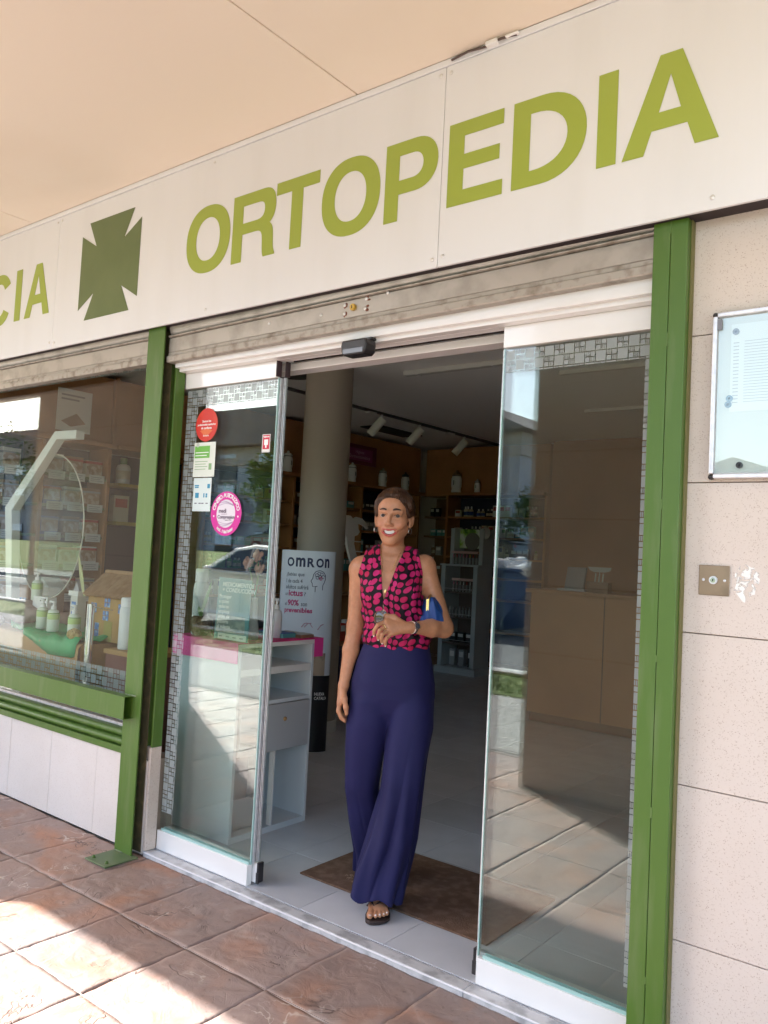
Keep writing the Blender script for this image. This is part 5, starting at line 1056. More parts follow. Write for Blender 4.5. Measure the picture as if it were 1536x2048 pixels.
# ---------------------------------------------------------------- across the street (met in the glass)
def car(label, loc, rz, paint, flip=1):
    c = thing('parked_car', label, 'car', loc, None, rz); L = 2.1
    CG = M('car_glass', (.02, .025, .03), .05); TY = M('tyre', (.02, .02, .02), .8); RM = M('rim', (.5, .5, .52), .3, metal=.9)
    low = [(-2.12, .32), (-2.15, .52), (-2.10, .74), (-1.85, .84), (-1.05, .96), (-.35, 1.0), (.9, 1.0), (1.75, .98), (2.05, .92), (2.12, .60), (2.08, .32), (1.75, .24), (-1.7, .24)]
    b = MB(); n = len(low)
    W = [(-.84, .92), (-.90, 1.0), (.90, 1.0), (.84, .92)]
    vs = []
    for y, k in W:
        for x, z in low: vs.append((x*(.985 if k < 1 else 1), y, .62+(z-.62)*k))
    fs = [tuple(range(n)), tuple(range(4*n-1, 3*n-1, -1))]
    for r in range(3):
        for i in range(n): fs.append((r*n+i, (r+1)*n+i, (r+1)*n+(i+1) % n, r*n+(i+1) % n))
    part('body', b.add(vs, fs).mesh('car_body', paint), c).modifiers.new('b', 'BEVEL').width = .04
    top = [(-1.10, .98), (-.35, 1.42), (.15, 1.50), (.95, 1.47), (1.70, 1.02)]; n = len(top); vs = []
    for s in (-1, 1):
        for x, z in top: vs.append((x, s*(.82-(z-.98)*.36), z))
    part('cabin', MB().add(vs, [tuple(range(n)), tuple(range(2*n-1, n-1, -1))]+[(i, i+n, (i+1) % n+n, (i+1) % n) for i in range(n)]).mesh('cabin', paint), c).modifiers.new('b', 'BEVEL').width = .03
    for s in (-1, 1):
        def wy(z): return s*(.823-(z-.98)*.36+.004)
        for q in ([(-.86, 1.02), (-.28, 1.37), (.12, 1.42), (.12, 1.02)], [(.17, 1.02), (.17, 1.42), (.88, 1.40), (1.42, 1.04)]):
            part('side_window', MB().add([(x, wy(z), z) for x, z in q]+[(x, wy(z)-s*.02, z) for x, z in q], [(0, 1, 2, 3), (7, 6, 5, 4), (0, 4, 5, 1), (1, 5, 6, 2), (2, 6, 7, 3), (3, 7, 4, 0)]).mesh('window', CG), c)
        part('mirror', MB().ell((-.70, s*.97, 1.03), (.07, .09, .06), 10, 8).mesh('mirror', paint, True), c)
        part('door_seam', MB().box(.135, .145, *sorted((s*.896, s*.9025)), .35, .99).mesh('seam', CG), c)
        for x in (-1.32, 1.28):
            part('tyre', MB().cyl((x, s*.70, .31), (x, s*.905, .31), .31, n=28).mesh('tyre', TY, False), c); part('rim', MB().cyl((x, s*.90, .31), (x, s*.912, .31), .20, n=20).mesh('rim', RM), c)
        part('headlight', MB().ell((-2.02, s*.66, .70), (.10, .16, .07), 10, 8).mesh('lamp', M('lamp_glass', (.7, .72, .75), .1), True), c); part('tail_light', MB().ell((2.03, s*.70, .82), (.06, .12, .09), 10, 8).mesh('tail', M('tail_red', (.4, .02, .02), .2), True), c)
    part('windscreen', MB().add([(-1.05, -.74, 1.02), (-1.05, .74, 1.02), (-.40, .63, 1.40), (-.40, -.63, 1.40)], [(0, 1, 2, 3)]).mesh('ws', CG), c, (-.012, 0, .012)); part('rear_window', MB().add([(1.64, -.74, 1.06), (1.64, .74, 1.06), (1.0, .63, 1.44), (1.0, -.63, 1.44)], [(3, 2, 1, 0)]).mesh('rw', CG), c, (.012, 0, .012))
    return c
car('silver white hatchback parked on the street across from the shop', (-10.7, -7.95, 0), .02, M('car_silver', (.80, .81, .82), .25, coat=.6))
car('dark saloon parked on the upper road beyond the grass bank', (-16.9, -25.0, 1.15), .03, M('car_dark', (.015, .016, .02), .2, coat=.8))
car('grey hatchback parked farther along the upper road', (-27.0, -24.8, 1.15), .03, M('car_grey', (.16, .17, .18), .25, coat=.6))
# builder's skip with rubble
sk_ = thing('rubble_skip', 'blue steel builders skip filled with pale rubble on the far side of the road', 'skip', (-8.9, -11.6, 0))
SKB = M('skip_blue', (.025, .06, .16), .5, var=(5, (.04, .09, .2), .4, .65))
prof = [(-10.4, .12), (-7.9, .12), (-7.0, 1.12), (-7.0, 1.25), (-11.3, 1.25), (-11.3, 1.12)]
MB().prism(prof, -12.35, -10.95, 'y').build('hull', SKB, sk_, bevel=.02)
for x in (-10.6, -9.7, -8.8, -7.95): MB().box(x-.04, x+.04, -10.95, -10.90, .16 if -10.4 < x < -7.9 else .5, 1.2).build('rib', SKB, sk_)
MB().box(-11.35, -6.95, -12.4, -10.88, 1.2505, 1.30).build('rim', SKB, sk_); MB().cyl((-8.0, -10.9, .7), (-8.0, -10.8, .7), .05).build('lug', SKB, sk_)
MB().box(-10.3, -8.0, -12.3, -11.0, .0, .1195).build('skid', GREYD, sk_)
rr = random.Random(31); RUB = M('rubble', (.62, .62, .63), .8, rnd=.25, bump=(20, .6, .02)); rm = []
for q in range(5):
    m = MB().ell((0, 0, 0), (.16, .13, .11), 9, 7); mm = m.mesh('rubble', RUB)
    for v in mm.vertices: v.co = Vector(v.co)*(1+.35*mnoise.noise(Vector(v.co)*9+Vector((q*5, 0, 0))))
    rm.append(mm)
for k in range(110):
    x, y = rr.uniform(-11.2, -7.1), rr.uniform(-12.3, -11.0); o = part('rubble', rr.choice(rm), sk_, (x+8.9, y+11.6, 1.26+rr.uniform(0, .22)*(1-abs(x+9.1)/2.6)), rr.uniform(0, 6)); s = rr.uniform(.6, 1.5); o.scale = (s, s, s)
# trees
def tree(label, loc, h, r, seed, nl=2600, col=(.075, .13, .03)):
    t = thing('street_tree', label, 'tree', loc, 'trees across the street'); rr = random.Random(seed); b = MB()
    x, y, z = loc; th_ = h*.45
    b.tube([(x, y, z), (x+.04, y, z+th_*.5), (x, y+.03, z+th_), (x+.05, y, z+h*.75)], [.11, .09, .075, .03], 8)
    tips = []
    for k in range(9):
        a = k*2.4; q = Vector((x, y, z+th_*.85+h*.05*k*.6)); e = q+Vector((math.cos(a)*r*.7, math.sin(a)*r*.7, h*.22)); b.tube([q, (q+e)/2+Vector((0, 0, .08)), e], [.035, .025, .012], 5); tips.append(e)
    b.build('trunk', M('bark', (.10, .08, .06), .9), t); m = MB()
    cl = [(Vector((x, y, z+h*.72))+Vector((rr.gauss(0, r*.45), rr.gauss(0, r*.45), rr.gauss(0, h*.13))), r*rr.uniform(.22, .42)) for _ in range(26)]+[(e, r*.35) for e in tips]
    for k in range(nl):
        c, cr_ = rr.choice(cl); d = Vector((rr.gauss(0, 1), rr.gauss(0, 1), rr.gauss(0, 1))).normalized()*cr_*rr.uniform(.5, 1); p = c+d; s = rr.uniform(.05, .10); u = Vector((rr.gauss(0, 1), rr.gauss(0, 1), rr.gauss(0, .6))).normalized(); v = u.orthogonal().normalized()
        m.add([p-u*s, p+v*s*.5, p+u*s, p-v*s*.5], [(0, 1, 2, 3)])
    o = m.build('crown', M('foliage_%d' % seed, col, .6, var=(3, tuple(c_*1.7 for c_ in col), .45, .7)), t); o['kind'] = 'stuff'
tree('young leafy street tree standing beyond the silver hatchback', (-16.7, -14.0, .1), 4.6, 1.15, 1, 2600, (.10, .16, .03))
tree('round dark tree on the bank by the grey block of flats', (-19.5, -23.5, 1.1), 3.6, 1.5, 2)
tree('leafy tree at the end of the grey block of flats', (-15.3, -27, 1.1), 3.2, 1.3, 3)
tree('street tree on the far pavement left of the silver hatchback', (-27.5, -13.8, .1), 5.2, 1.9, 4)
tree('small tree on the bank behind the skip', (-11.5, -24, 1.1), 3.0, 1.1, 5)
# block of flats
bd = thing('apartment_block', 'long grey block of flats with tiled roof across the street', 'building', (-44, -36, 0))
BW = M('flats_render', (.40, .40, .42), .85, var=(1, (.46, .455, .46), .4, .65)); TI = M('flats_band', (.50, .43, .37), .85); RT = M('roof_tiles', (.30, .235, .20), .8, var=(1.5, (.24, .19, .16), .4, .65), bump=(9, .8, .05))
MB().box(-75, -18.0, -42, -30, 0, 7.0).build('wall', BW, bd); MB().box(-75.1, -17.9, -42.1, -29.9, 6.2, 7.25).build('upper_band', TI, bd)
MB().prism([(-76, 7.26), (-17.2, 7.26), (-22, 9.4), (-71, 9.4)], -42.8, -29.2, 'y').build('roof', RT, bd, bevel=.05)
SHB = M('blind', (.70, .78, .86), .5)
for i in range(14):
    for z in (1.6, 4.3, 6.9-.75):
        x = -20.5-3.4*i
        w = MB().box(x-.75, x+.75, -29.99, -29.93, z-.8, z+.75).build('window', M('flat_glass', (.05, .06, .07), .08), bd); MB().box(x-.7, x+.7, -29.92, -29.88, z-.1+.3*((i*7+int(z)) % 3), z+.72).build('blind', SHB, w); MB().box(x-.85, x+.85, -29.99, -29.80, z-.9, z-.81).build('sill', TI, w)
MB().box(-75, -18.5, -29.995, -29.94, .1, .9).build('plinth', TI, bd)
bd2 = thing('red_house', 'reddish brick house with awning beyond the end of the grey flats', 'building', (-10, -46, 0)); MB().box(-19, -6, -52, -44, 0, 5.2).build('wall', M('brick_red', (.20, .10, .085), .85, var=(12, (.15, .08, .07), .4, .6)), bd2); MB().prism([(-19.6, 5.21), (-5.4, 5.21), (-12.5, 7.6)], -52.5, -43.5, 'y').build('roof', RT, bd2)
for x in (-17, -14, -11, -8):
    for z in (1.6, 4.0): MB().box(x-.6, x+.6, -43.99, -43.93, z-.7, z+.7).build('window', SHB, bd2)
hl = MB().box(-200, 200, -108, -106, -1, 3.5).build('far_hedge', M('far_green', (.06, .09, .035), .9)); tag(hl, 'long dark hedge line closing the far side of the green', 'hedge')
# ---------------------------------------------------------------- the person in the doorway
class Vol:
    """implicit surface on a grid, meshed with surface nets"""
    def __init__(s, lo, hi, h):
        s.lo = np.array(lo, np.float64); s.h = h; s.n = np.ceil((np.array(hi)-s.lo)/h).astype(int)+1
        s.F = np.full(s.n, .08, np.float32); s.ax = [(s.lo[i]+h*np.arange(s.n[i])).astype(np.float32) for i in range(3)]
    def sub(s, lo, hi):
        a = [max(0, int((lo[i]-s.lo[i])/s.h)-1) for i in range(3)]; b = [min(s.n[i], int((hi[i]-s.lo[i])/s.h)+2) for i in range(3)]
        sl = tuple(slice(a[i], max(a[i], b[i])) for i in range(3)); g = np.ix_(s.ax[0][sl[0]], s.ax[1][sl[1]], s.ax[2][sl[2]]); return sl, g[0], g[1], g[2]
    def put(s, sl, d, k):
        f = s.F[sl]; d = d.astype(np.float32)
        if k <= 0: s.F[sl] = np.minimum(f, d); return
        hh = np.clip(.5+.5*(f-d)/k, 0, 1); s.F[sl] = f*(1-hh)+d*hh-k*hh*(1-hh)
    def cone(s, p, q, ra, rb, k=.012, fl=None):
        p = np.array(p, float); q = np.array(q, float); m = max(ra, rb)+.06; sl, X, Y, Z = s.sub(np.minimum(p, q)-m, np.maximum(p, q)+m)
        d = q-p; L = max(d@d, 1e-9); t = np.clip(((X-p[0])*d[0]+(Y-p[1])*d[1]+(Z-p[2])*d[2])/L, 0, 1)
        s.put(sl, np.sqrt((X-p[0]-t*d[0])**2+(Y-p[1]-t*d[1])**2+(Z-p[2]-t*d[2])**2)-(ra+(rb-ra)*t), k)
    def ell(s, c, r, k=.012, R=None, sub=False):
        r = np.array(r, float); m = max(r)+.06; c = np.array(c, float); sl, X, Y, Z = s.sub(c-m, c+m); x, y, z = X-c[0], Y-c[1], Z-c[2]
        if R is not None: x, y, z = R[0][0]*x+R[1][0]*y+R[2][0]*z, R[0][1]*x+R[1][1]*y+R[2][1]*z, R[0][2]*x+R[1][2]*y+R[2][2]*z
        k0 = np.sqrt((x/r[0])**2+(y/r[1])**2+(z/r[2])**2); k1 = np.sqrt((x/r[0]**2)**2+(y/r[1]**2)**2+(z/r[2]**2)**2)+1e-9; d = k0*(k0-1)/k1
        if sub:
            f = s.F[sl]; d = -d.astype(np.float32); hh = np.clip(.5-.5*(f-d)/k, 0, 1); s.F[sl] = f*(1-hh)+d*hh+k*hh*(1-hh)
        else: s.put(sl, d, k)
    def sect(s, tab, k=.02, fold=None, e=2.3, z0=None, z1=None):
        """stack of superellipse sections: rows (z, cx, cy, a, b)"""
        t = np.array(sorted(tab), float); lo = z0 if z0 is not None else t[0, 0]; hi = z1 if z1 is not None else t[-1, 0]
        m = .06; sl, X, Y, Z = s.sub(((t[:, 1]-t[:, 3]).min()-m, (t[:, 2]-t[:, 4]).min()-m, lo-.04), ((t[:, 1]+t[:, 3]).max()+m, (t[:, 2]+t[:, 4]).max()+m, hi+.04))
        zz = Z.ravel(); cx, cy_, a, b = [np.interp(zz, t[:, 0], t[:, i]).reshape(Z.shape) for i in (1, 2, 3, 4)]
        kern = np.ones(9)/9
        dx, dy = X-cx, Y-cy_; rho = (np.abs(dx/a)**e+np.abs(dy/b)**e)**(1/e)
        if fold is not None: rho = rho - fold(np.arctan2(dy/b, dx/a), Z, dx, dy)
        d = (rho-1)*np.minimum(a, b); d = np.maximum(d, np.maximum(lo-Z, Z-hi)); s.put(sl, d, k)
    def mesh(s, name):
        F = s.F; h = s.h; ins = F < 0; n = F.shape
        cnt = np.zeros((n[0]-1, n[1]-1, n[2]-1), np.int8)
        for i in (0, 1):
            for j in (0, 1):
                for k in (0, 1): cnt += ins[i:n[0]-1+i, j:n[1]-1+j, k:n[2]-1+k]
        act = np.argwhere((cnt > 0) & (cnt < 8)); idx = np.full(cnt.shape, -1, np.int32); idx[tuple(act.T)] = np.arange(len(act))
        P = np.zeros((len(act), 3)); C = np.zeros(len(act)); cor = [(i, j, k) for i in (0, 1) for j in (0, 1) for k in (0, 1)]
        V = {c: F[act[:, 0]+c[0], act[:, 1]+c[1], act[:, 2]+c[2]] for c in cor}
        for c in cor:
            for a in range(3):
                if c[a] == 0:
                    d = list(c); d[a] = 1; d = tuple(d); u, v = V[c], V[d]; m = (u < 0) != (v < 0); t = np.where(m, u/np.where(m, u-v, 1), 0)
                    q = np.tile(np.array(c, float), (len(act), 1)); q[:, a] += t; P += np.where(m[:, None], q, 0); C += m
        P = s.lo+h*(act+P/C[:, None]); quads = []
        for a in range(3):
            b, c = (a+1) % 3, (a+2) % 3; sl0 = [slice(None)]*3; sl1 = [slice(None)]*3; sl0[a] = slice(0, n[a]-1); sl1[a] = slice(1, n[a])
            x0, x1 = ins[tuple(sl0)], ins[tuple(sl1)]; e = np.argwhere(x0 != x1); e = e[(e[:, b] > 0) & (e[:, c] > 0) & (e[:, b] < n[b]-1) & (e[:, c] < n[c]-1)]
            def at_(db, dc): q = e.copy(); q[:, b] -= db; q[:, c] -= dc; return idx[tuple(q.T)]
            q = np.stack([at_(1, 1), at_(0, 1), at_(0, 0), at_(1, 0)], 1); fl = ~x0[tuple(e.T)]; q[fl] = q[fl][:, ::-1]; quads.append(q)
        Q = np.concatenate(quads); me = bpy.data.meshes.new(name); me.vertices.add(len(P)); me.vertices.foreach_set('co', P.astype(np.float32).ravel())
        me.loops.add(Q.size); me.loops.foreach_set('vertex_index', Q.astype(np.int32).ravel()); me.polygons.add(len(Q)); me.polygons.foreach_set('loop_start', np.arange(0, Q.size, 4, dtype=np.int32))
        me.update(); me.validate(); me.shade_smooth(); return me, P
def set_col(me, name, A):
    at_ = me.color_attributes.new(name, 'FLOAT_COLOR', 'POINT'); at_.data.foreach_set('color', np.concatenate([A, np.ones((len(A), 1))], 1).astype(np.float32).ravel())
def attr_mat(name, attr, rough, sss=0.0, bump=None, spec=.4):
    m = M(name, (.5, .5, .5), rough, sss=sss, bump=bump, spec=spec); n, l, p = nodes_of(m); a = n.new('ShaderNodeAttribute'); a.attribute_name = attr
    tc = n.new('ShaderNodeTexCoord'); out = a.outputs['Color']
    for sc_, lo_, hi_, c0, c1 in ((9, .3, .7, .90, 1.08), (70, .35, .7, .93, 1.05), (330, .6, .8, 1.0, .80)):
        ns = n.new('ShaderNodeTexNoise'); ns.inputs['Scale'].default_value = sc_; ns.inputs['Detail'].default_value = 4; l.new(tc.outputs['Object'], ns.inputs['Vector'])
        r = n.new('ShaderNodeMapRange'); r.inputs[1].default_value = lo_; r.inputs[2].default_value = hi_; r.inputs[3].default_value = c0; r.inputs[4].default_value = c1; l.new(ns.outputs['Fac'], r.inputs[0])
        hs = n.new('ShaderNodeHueSaturation'); l.new(r.outputs[0], hs.inputs['Value']); l.new(out, hs.inputs['Color']); out = hs.outputs[0]
    l.new(out, p.inputs['Base Color']); return m
ZB = .0195
person = thing('person', 'smiling person in a magenta dotted blouse and navy wide trousers standing in the doorway', 'person', (-2.103, .347, ZB), None, math.atan2(.584, .812))
def T(x, z, y): k = 1+y/3.475; return (.09+(x-.09)*k, y, 1.45+(z-1.45)*k)
def pchild(name, me, mat=None):
    if mat: me.materials.clear(); me.materials.append(mat)
    o = bpy.data.objects.new(name, me); sc.collection.objects.link(o); o.parent = person; o.location = (0, 0, -ZB); return o
# head frame
HC = np.array([-.0125, -.005, 1.6055]); ya, ro, pi_ = math.radians(10), math.radians(0.5), math.radians(2)
Hm = Matrix.Rotation(ro, 3, 'Y') @ Matrix.Rotation(-ya, 3, 'Z') @ Matrix.Rotation(pi_, 3, 'X')
HR = np.array(Hm)
def hp(x, y, z): return tuple(HC+HR@np.array((x, y, z)))
def hl_(P): return (P-HC)@HR          # world -> head local
B = Vol((-.255, -.285, .025), (.285, .34, 1.725), .0029)
torso = [(.86, .02, .01, .160, .112), (1.0, .022, .01, .146, .100), (1.08, .025, .0, .122, .088), (1.16, .015, .0, .114, .085), (1.24, .0, -.006, .118, .093), (1.31, -.006, -.010, .124, .100), (1.37, -.010, .0, .132, .090), (1.405, -.012, .008, .134, .076), (1.435, -.012, .014, .112, .062), (1.458, -.012, .018, .078, .052), (1.48, -.012, .02, .052, .047)]
B.sect(torso, .02)
for sx in (-1, 1): B.ell((-.006+sx*.055, -.070, 1.300), (.050, .042, .052), .03)
B.cone((-.012, .018, 1.44), hp(0, .022, -.05), .048, .045, .025)
# collar bones
B.cone((-.02, -.040, 1.432), (-.11, -.015, 1.447), .008, .008, .016); B.cone((.0, -.040, 1.432), (.09, -.015, 1.452), .008, .008, .016)
# head
B.ell(hp(0, .016, .034), (.073, .090, .080), .02, HR); B.ell(hp(0, -.022, -.030), (.0545, .064, .080), .025, HR); B.ell(hp(0, -.045, .045), (.055, .040, .045), .02, HR)
B.ell(hp(0, -.061, -.099), (.017, .017, .016), .020, HR); B.ell(hp(0, -.052, -.060), (.036, .030, .034), .02, HR)
for s_ in (-1, 1):
    B.ell(hp(s_*.044, -.046, -.020), (.022, .024, .020), .02, HR); B.ell(hp(s_*.0375, -.062, -.031), (.017, .0165, .016), .012, HR); B.cone(hp(s_*.044, .002, -.052), hp(s_*.014, -.056, -.098), .018, .013, .025)
    B.cone(hp(s_*.012, -.080, .022), hp(s_*.045, -.066, .024), .009, .008, .012)
    B.ell(hp(s_*.031, -.090, .004), (.0175, .018, .0115), .010, HR, True)
    B.cone(hp(s_*.018, -.0738, -.0002), hp(s_*.043, -.0660, .0018), .0056, .0046, .004); B.cone(hp(s_*.018, -.0755, .0138), hp(s_*.044, -.0675, .0118), .0050, .0044, .004)
    B.ell(hp(s_*.0755, .008, -.006), (.008, .017, .030), .006, HR @ np.array(Matrix.Rotation(-s_*.45, 3, 'Z'))); B.ell(hp(s_*.082, .002, -.002), (.004, .010, .017), .004, HR @ np.array(Matrix.Rotation(-s_*.45, 3, 'Z')), True); B.ell(hp(s_*.071, -.002, -.034), (.006, .008, .010), .006, HR)
    B.ell(hp(s_*.0115, -.0900, -.032), (.0072, .0090, .0065), .006, HR)
B.cone(hp(0, -.080, .020), hp(0, -.101, -.026), .0068, .0090, .010); B.ell(hp(0, -.1025, -.0285), (.0092, .0088, .0078), .006, HR)
# open smile: pocket, lips
B.ell(hp(0, -.088, -.0600), (.0345, .022, .0112), .004, HR, True)
UL = [(-.0405, -.0590, -.0425), (-.026, -.0765, -.0490), (-.008, -.0850, -.0530), (0, -.0855, -.0538), (.008, -.0850, -.0530), (.026, -.0765, -.0490), (.0405, -.0590, -.0425)]
LL = [(-.0405, -.0590, -.0430), (-.030, -.0738, -.0610), (-.014, -.0825, -.0738), (0, -.0845, -.0765), (.014, -.0825, -.0738), (.030, -.0738, -.0610), (.0405, -.0590, -.0430)]
for L_ in (UL, LL):
    for a, b in zip(L_[:-1], L_[1:]): B.cone(hp(*a), hp(*b), .0030 if L_ is UL else .0038, .0030 if L_ is UL else .0038, .004)
# arms
def arm(S_, E_, W__, r): B.cone(S_, E_, r[0], r[1], .02); B.cone(E_, tuple(.6*np.array(E_)+.4*np.array(W__)), r[1]*.98, r[1]*.97, .02); B.cone(tuple(.6*np.array(E_)+.4*np.array(W__)), W__, r[1]*.97, r[2], .015)
SL_, EL_, WL_ = T(-.146, 1.372, .012), T(-.150, 1.140, .030), T(-.187, .893, -.012)
SR_, ER_, WR_ = T(.130, 1.398, .012), T(.222, 1.152, -.035), T(.083, 1.148, -.155)
arm(SL_, EL_, WL_, (.041, .034, .0205)); arm(SR_, ER_, WR_, (.043, .037, .0215)); B.ell(T(-.138, 1.392, .012), (.042, .046, .042), .035); B.ell(T(.124, 1.412, .012), (.042, .046, .042), .035)
def chain(pts, r0_, r1_, k=.005):
    n = len(pts)-1
    for i in range(n): B.cone(pts[i], pts[i+1], r0_+(r1_-r0_)*i/n, r0_+(r1_-r0_)*(i+1)/n, k)
# hanging hand
KN = []
for i, (dy, dz, cu) in enumerate(((-.052, .004, .0), (-.031, -.002, .004), (-.011, .0, .008), (.007, .010, .012))):
    kn = T(-.199, .812+dz, dy); KN.append(kn); B.cone(WL_, kn, .0175, .0130, .010)
    chain([kn, T(-.203+cu*.3, .782+dz, dy-.004), T(-.192+cu*.5, .758+dz, dy-.004), T(-.176+cu*.5, .742+dz+cu, dy-.002)], .0098, .0072, .004)
chain([T(-.188, .872, -.028), T(-.180, .835, -.060), T(-.172, .800, -.072), T(-.168, .775, -.070)], .0135, .0078, .008)
# bent hand
FK = [((-.022, 1.166, -.190), (-.056, 1.151, -.212), (-.070, 1.127, -.206), (-.0705, 1.110, -.196)), ((-.016, 1.150, -.197), (-.047, 1.130, -.218), (-.0535, 1.108, -.212), (-.0515, 1.094, -.202)),
      ((-.007, 1.135, -.197), (-.035, 1.112, -.215), (-.0385, 1.093, -.209), (-.0345, 1.080, -.200)), ((.007, 1.122, -.192), (-.017, 1.099, -.207), (-.0215, 1.083, -.203), (-.020, 1.071, -.196))]
for f_ in FK: B.cone(WR_, T(*f_[0]), .0185, .0135, .010); chain([T(*q) for q in f_], .0088, .0066, .0022)
chain([T(.045, 1.163, -.165), T(.010, 1.186, -.172), T(-.022, 1.190, -.180), T(-.045, 1.180, -.184)], .0140, .0080, .008)
# legs and feet
for hp0, kn, an, heel, fx in (((.10, .0, .90), (.060, -.055, .50), (.010, -.015, .115), (.010, .005, .062), .008), ((-.065, .02, .90), (-.080, .070, .48), (-.035, .245, .115), (-.035, .262, .062), -.035)):
    B.cone(hp0, kn, .075, .050, .03); B.cone(kn, an, .048, .030, .03); B.cone(an, heel, .032, .027, .02)
    y0 = heel[1]; B.cone(heel, (fx-.004, y0-.13, .060), .027, .022, .02); B.ell((fx, y0-.150, .056), (.040, .040, .018), .015)
    for i, (dx, ty, r_) in enumerate(((-.028, -.2215, .0125), (-.006, -.218, .0090), (.010, -.211, .0086), (.025, -.201, .0082), (.037, -.189, .0082))):
        B.cone((fx+dx*.86, y0-.165, .055), (fx+dx, y0+ty+.012, .0495), r_*1.05, r_, .006); B.cone((fx+dx, y0+ty+.012, .0495), (fx+dx, y0+ty, .0475), r_, r_*.85, .004)
bme, BP = B.mesh('body')
# skin tone
q = hl_(BP); base = np.array((.47, .222, .120)); colr = np.tile(base, (len(BP), 1))
def blend(w, c):
    global colr
    colr = colr*(1-w[:, None])+np.array(c)*w[:, None]
def seg_d(q, L_):
    d = np.full(len(q), 9.)
    for a, b in zip(L_[:-1], L_[1:]):
        a = np.array(a); b = np.array(b); t = np.clip(((q-a)@(b-a))/((b-a)@(b-a)), 0, 1); d = np.minimum(d, np.linalg.norm(q-a-t[:, None]*(b-a), axis=1))
    return d
chest = np.clip((1.47-BP[:, 2])/.05, 0, 1)*np.clip((BP[:, 2]-1.2)/.1, 0, 1)*(np.abs(BP[:, 0]+.01) < .09)*(BP[:, 1] < .03); blend(.35*chest, (.56, .33, .23))
for s_ in (-1, 1): blend(.35*np.exp(-((q[:, 0]-s_*.040)**2+(q[:, 2]+.032)**2)/.0003)*(q[:, 1] < -.03), (.55, .20, .13))
blend(.25*np.exp(-((q[:, 0])**2+(q[:, 2]+.03)**2)/.00012)*(q[:, 1] < -.08), (.55, .22, .15))
face = (np.abs(q[:, 0]) < .06) & (q[:, 1] < -.04) & (np.abs(q[:, 2]) < .11)
for s_ in (-1, 1): blend(.45*np.exp(-(((q[:, 0]-s_*.031)/.017)**2+((q[:, 2]-.006)/.008)**2))*face, (.26, .12, .075))
dl = np.minimum(seg_d(q, UL), seg_d(q, LL)); blend(np.clip((.0058-dl)/.0018, 0, 1)*face, (.40, .06, .055))
pk = (((q[:, 0])/.0265)**2+((q[:, 2]+.0640)/.0088)**2 < 1) & (q[:, 1] < -.05) & (dl > .0046); blend(pk.astype(float)*.9, (.10, .02, .02))
tz = (BP[:, 2] < .066) & (BP[:, 1] < -.17); 
set_col(bme, 'skin', colr); bme.materials.append(attr_mat('skin', 'skin', .42, .10, bump=(260, .12, .0008))); pchild('body', bme)
# face pieces
def hmesh(mb, name, mat, smooth=True):
    mb.v = [hp(*v) for v in mb.v]; return pchild(name, mb.mesh(name, mat, smooth))
TOOTH = M('tooth', (.80, .77, .72), .25); HAIRM = M('brown_hair', (.036, .0145, .0065), .45, var=(14, (.10, .045, .020), .45, .72, 6, (6, .8, 1.5))); BROW = M('brow_hair', (.035, .016, .010), .6); EYEW = M('eye_white', (.27, .21, .18), .35); IRIS = M('iris', (.025, .013, .008), .2)
m = MB(); n = 16
for i in range(n+1):
    x = -.0350+.070*i/n; y = -.0768+12.2*x*x; top = -.0535+7*x*x; bot = -.0725+17.5*x*x; m.v += [(x, y+.0015, bot), (x, y-.0004, (top+bot)/2), (x, y+.0002, top)]
for i in range(n): m.f += [(3*i, 3*i+3, 3*i+4, 3*i+1), (3*i+1, 3*i+4, 3*i+5, 3*i+2)]
hmesh(m, 'teeth', TOOTH)
for s_ in (-1, 1):
    hmesh(MB().ell((s_*.031, -.0660, .0060), (.0130, .0120, .0105), 16, 10), 'eyeball', EYEW); hmesh(MB().ell((s_*.031+.002, -.0770, .0066), (.0078, .0026, .0068), 12, 8), 'iris', IRIS)
    m = MB(); m.tube([(s_*(.0175+.0285*t), -.0800+.0120*t+.004*t*t, .0082+.0032*math.sin(math.pi*min(1, t*1.1))-.0020*t) for t in [k/8 for k in range(9)]], [.0012, .0018, .0022, .0024, .0025, .0025, .0024, .0020, .0012], 6); hmesh(m, 'eyelashes', BROW)
    m = MB(); m.tube([(s_*(.0135+.037*t), -.0890+.0195*t*t+.003*t, .0265+.0085*math.sin(math.pi*min(1, .12+t*.75))-.003*t) for t in [k/8 for k in range(9)]], [.0030, .0042, .0046, .0046, .0043, .0038, .0032, .0024, .0012], 6, flat=.7); hmesh(m, 'eyebrow', BROW)
    m = MB(); m.tube([(s_*.074+.011*math.cos(t*.63)*.4, -.004+.011*math.cos(t*.63), -.055+.012*math.sin(t*.63)) for t in range(11)], .0014, 6); hmesh(m, 'earring', M('silver', (.75, .74, .70), .2, metal=1))
# hair, pulled back
lo, hi = HC-.135, HC+.155; Hv = Vol(lo, hi, .0030); sl, X, Y, Z = Hv.sub(lo, hi); G = np.stack(np.broadcast_arrays(X, Y, Z), -1).reshape(-1, 3)
lq = hl_(G.astype(float)); lx, ly, lz = lq.T
def eld(c, r): u = (lx-c[0])/r[0]; v = (ly-c[1])/r[1]; w = (lz-c[2])/r[2]; k0 = np.sqrt(u*u+v*v+w*w); return (k0-1)*min(r)
strand = .0007*np.sin(lx*700+ly*40+5*np.sin(lz*60))*np.clip((ly+.09)/.05, 0, 1)
d = eld((0, .018, .036), (.0870, .102, .0925))-strand; g = np.interp(ly+.10*np.abs(lx)*.0, [-.095, -.070, -.050, -.034, -.016, .006, .022, .05, .10], [.068, .060, .042, .014, -.002, .010, -.020, -.055, -.070])+.10*np.maximum(0, .012-np.abs(lx-.012))
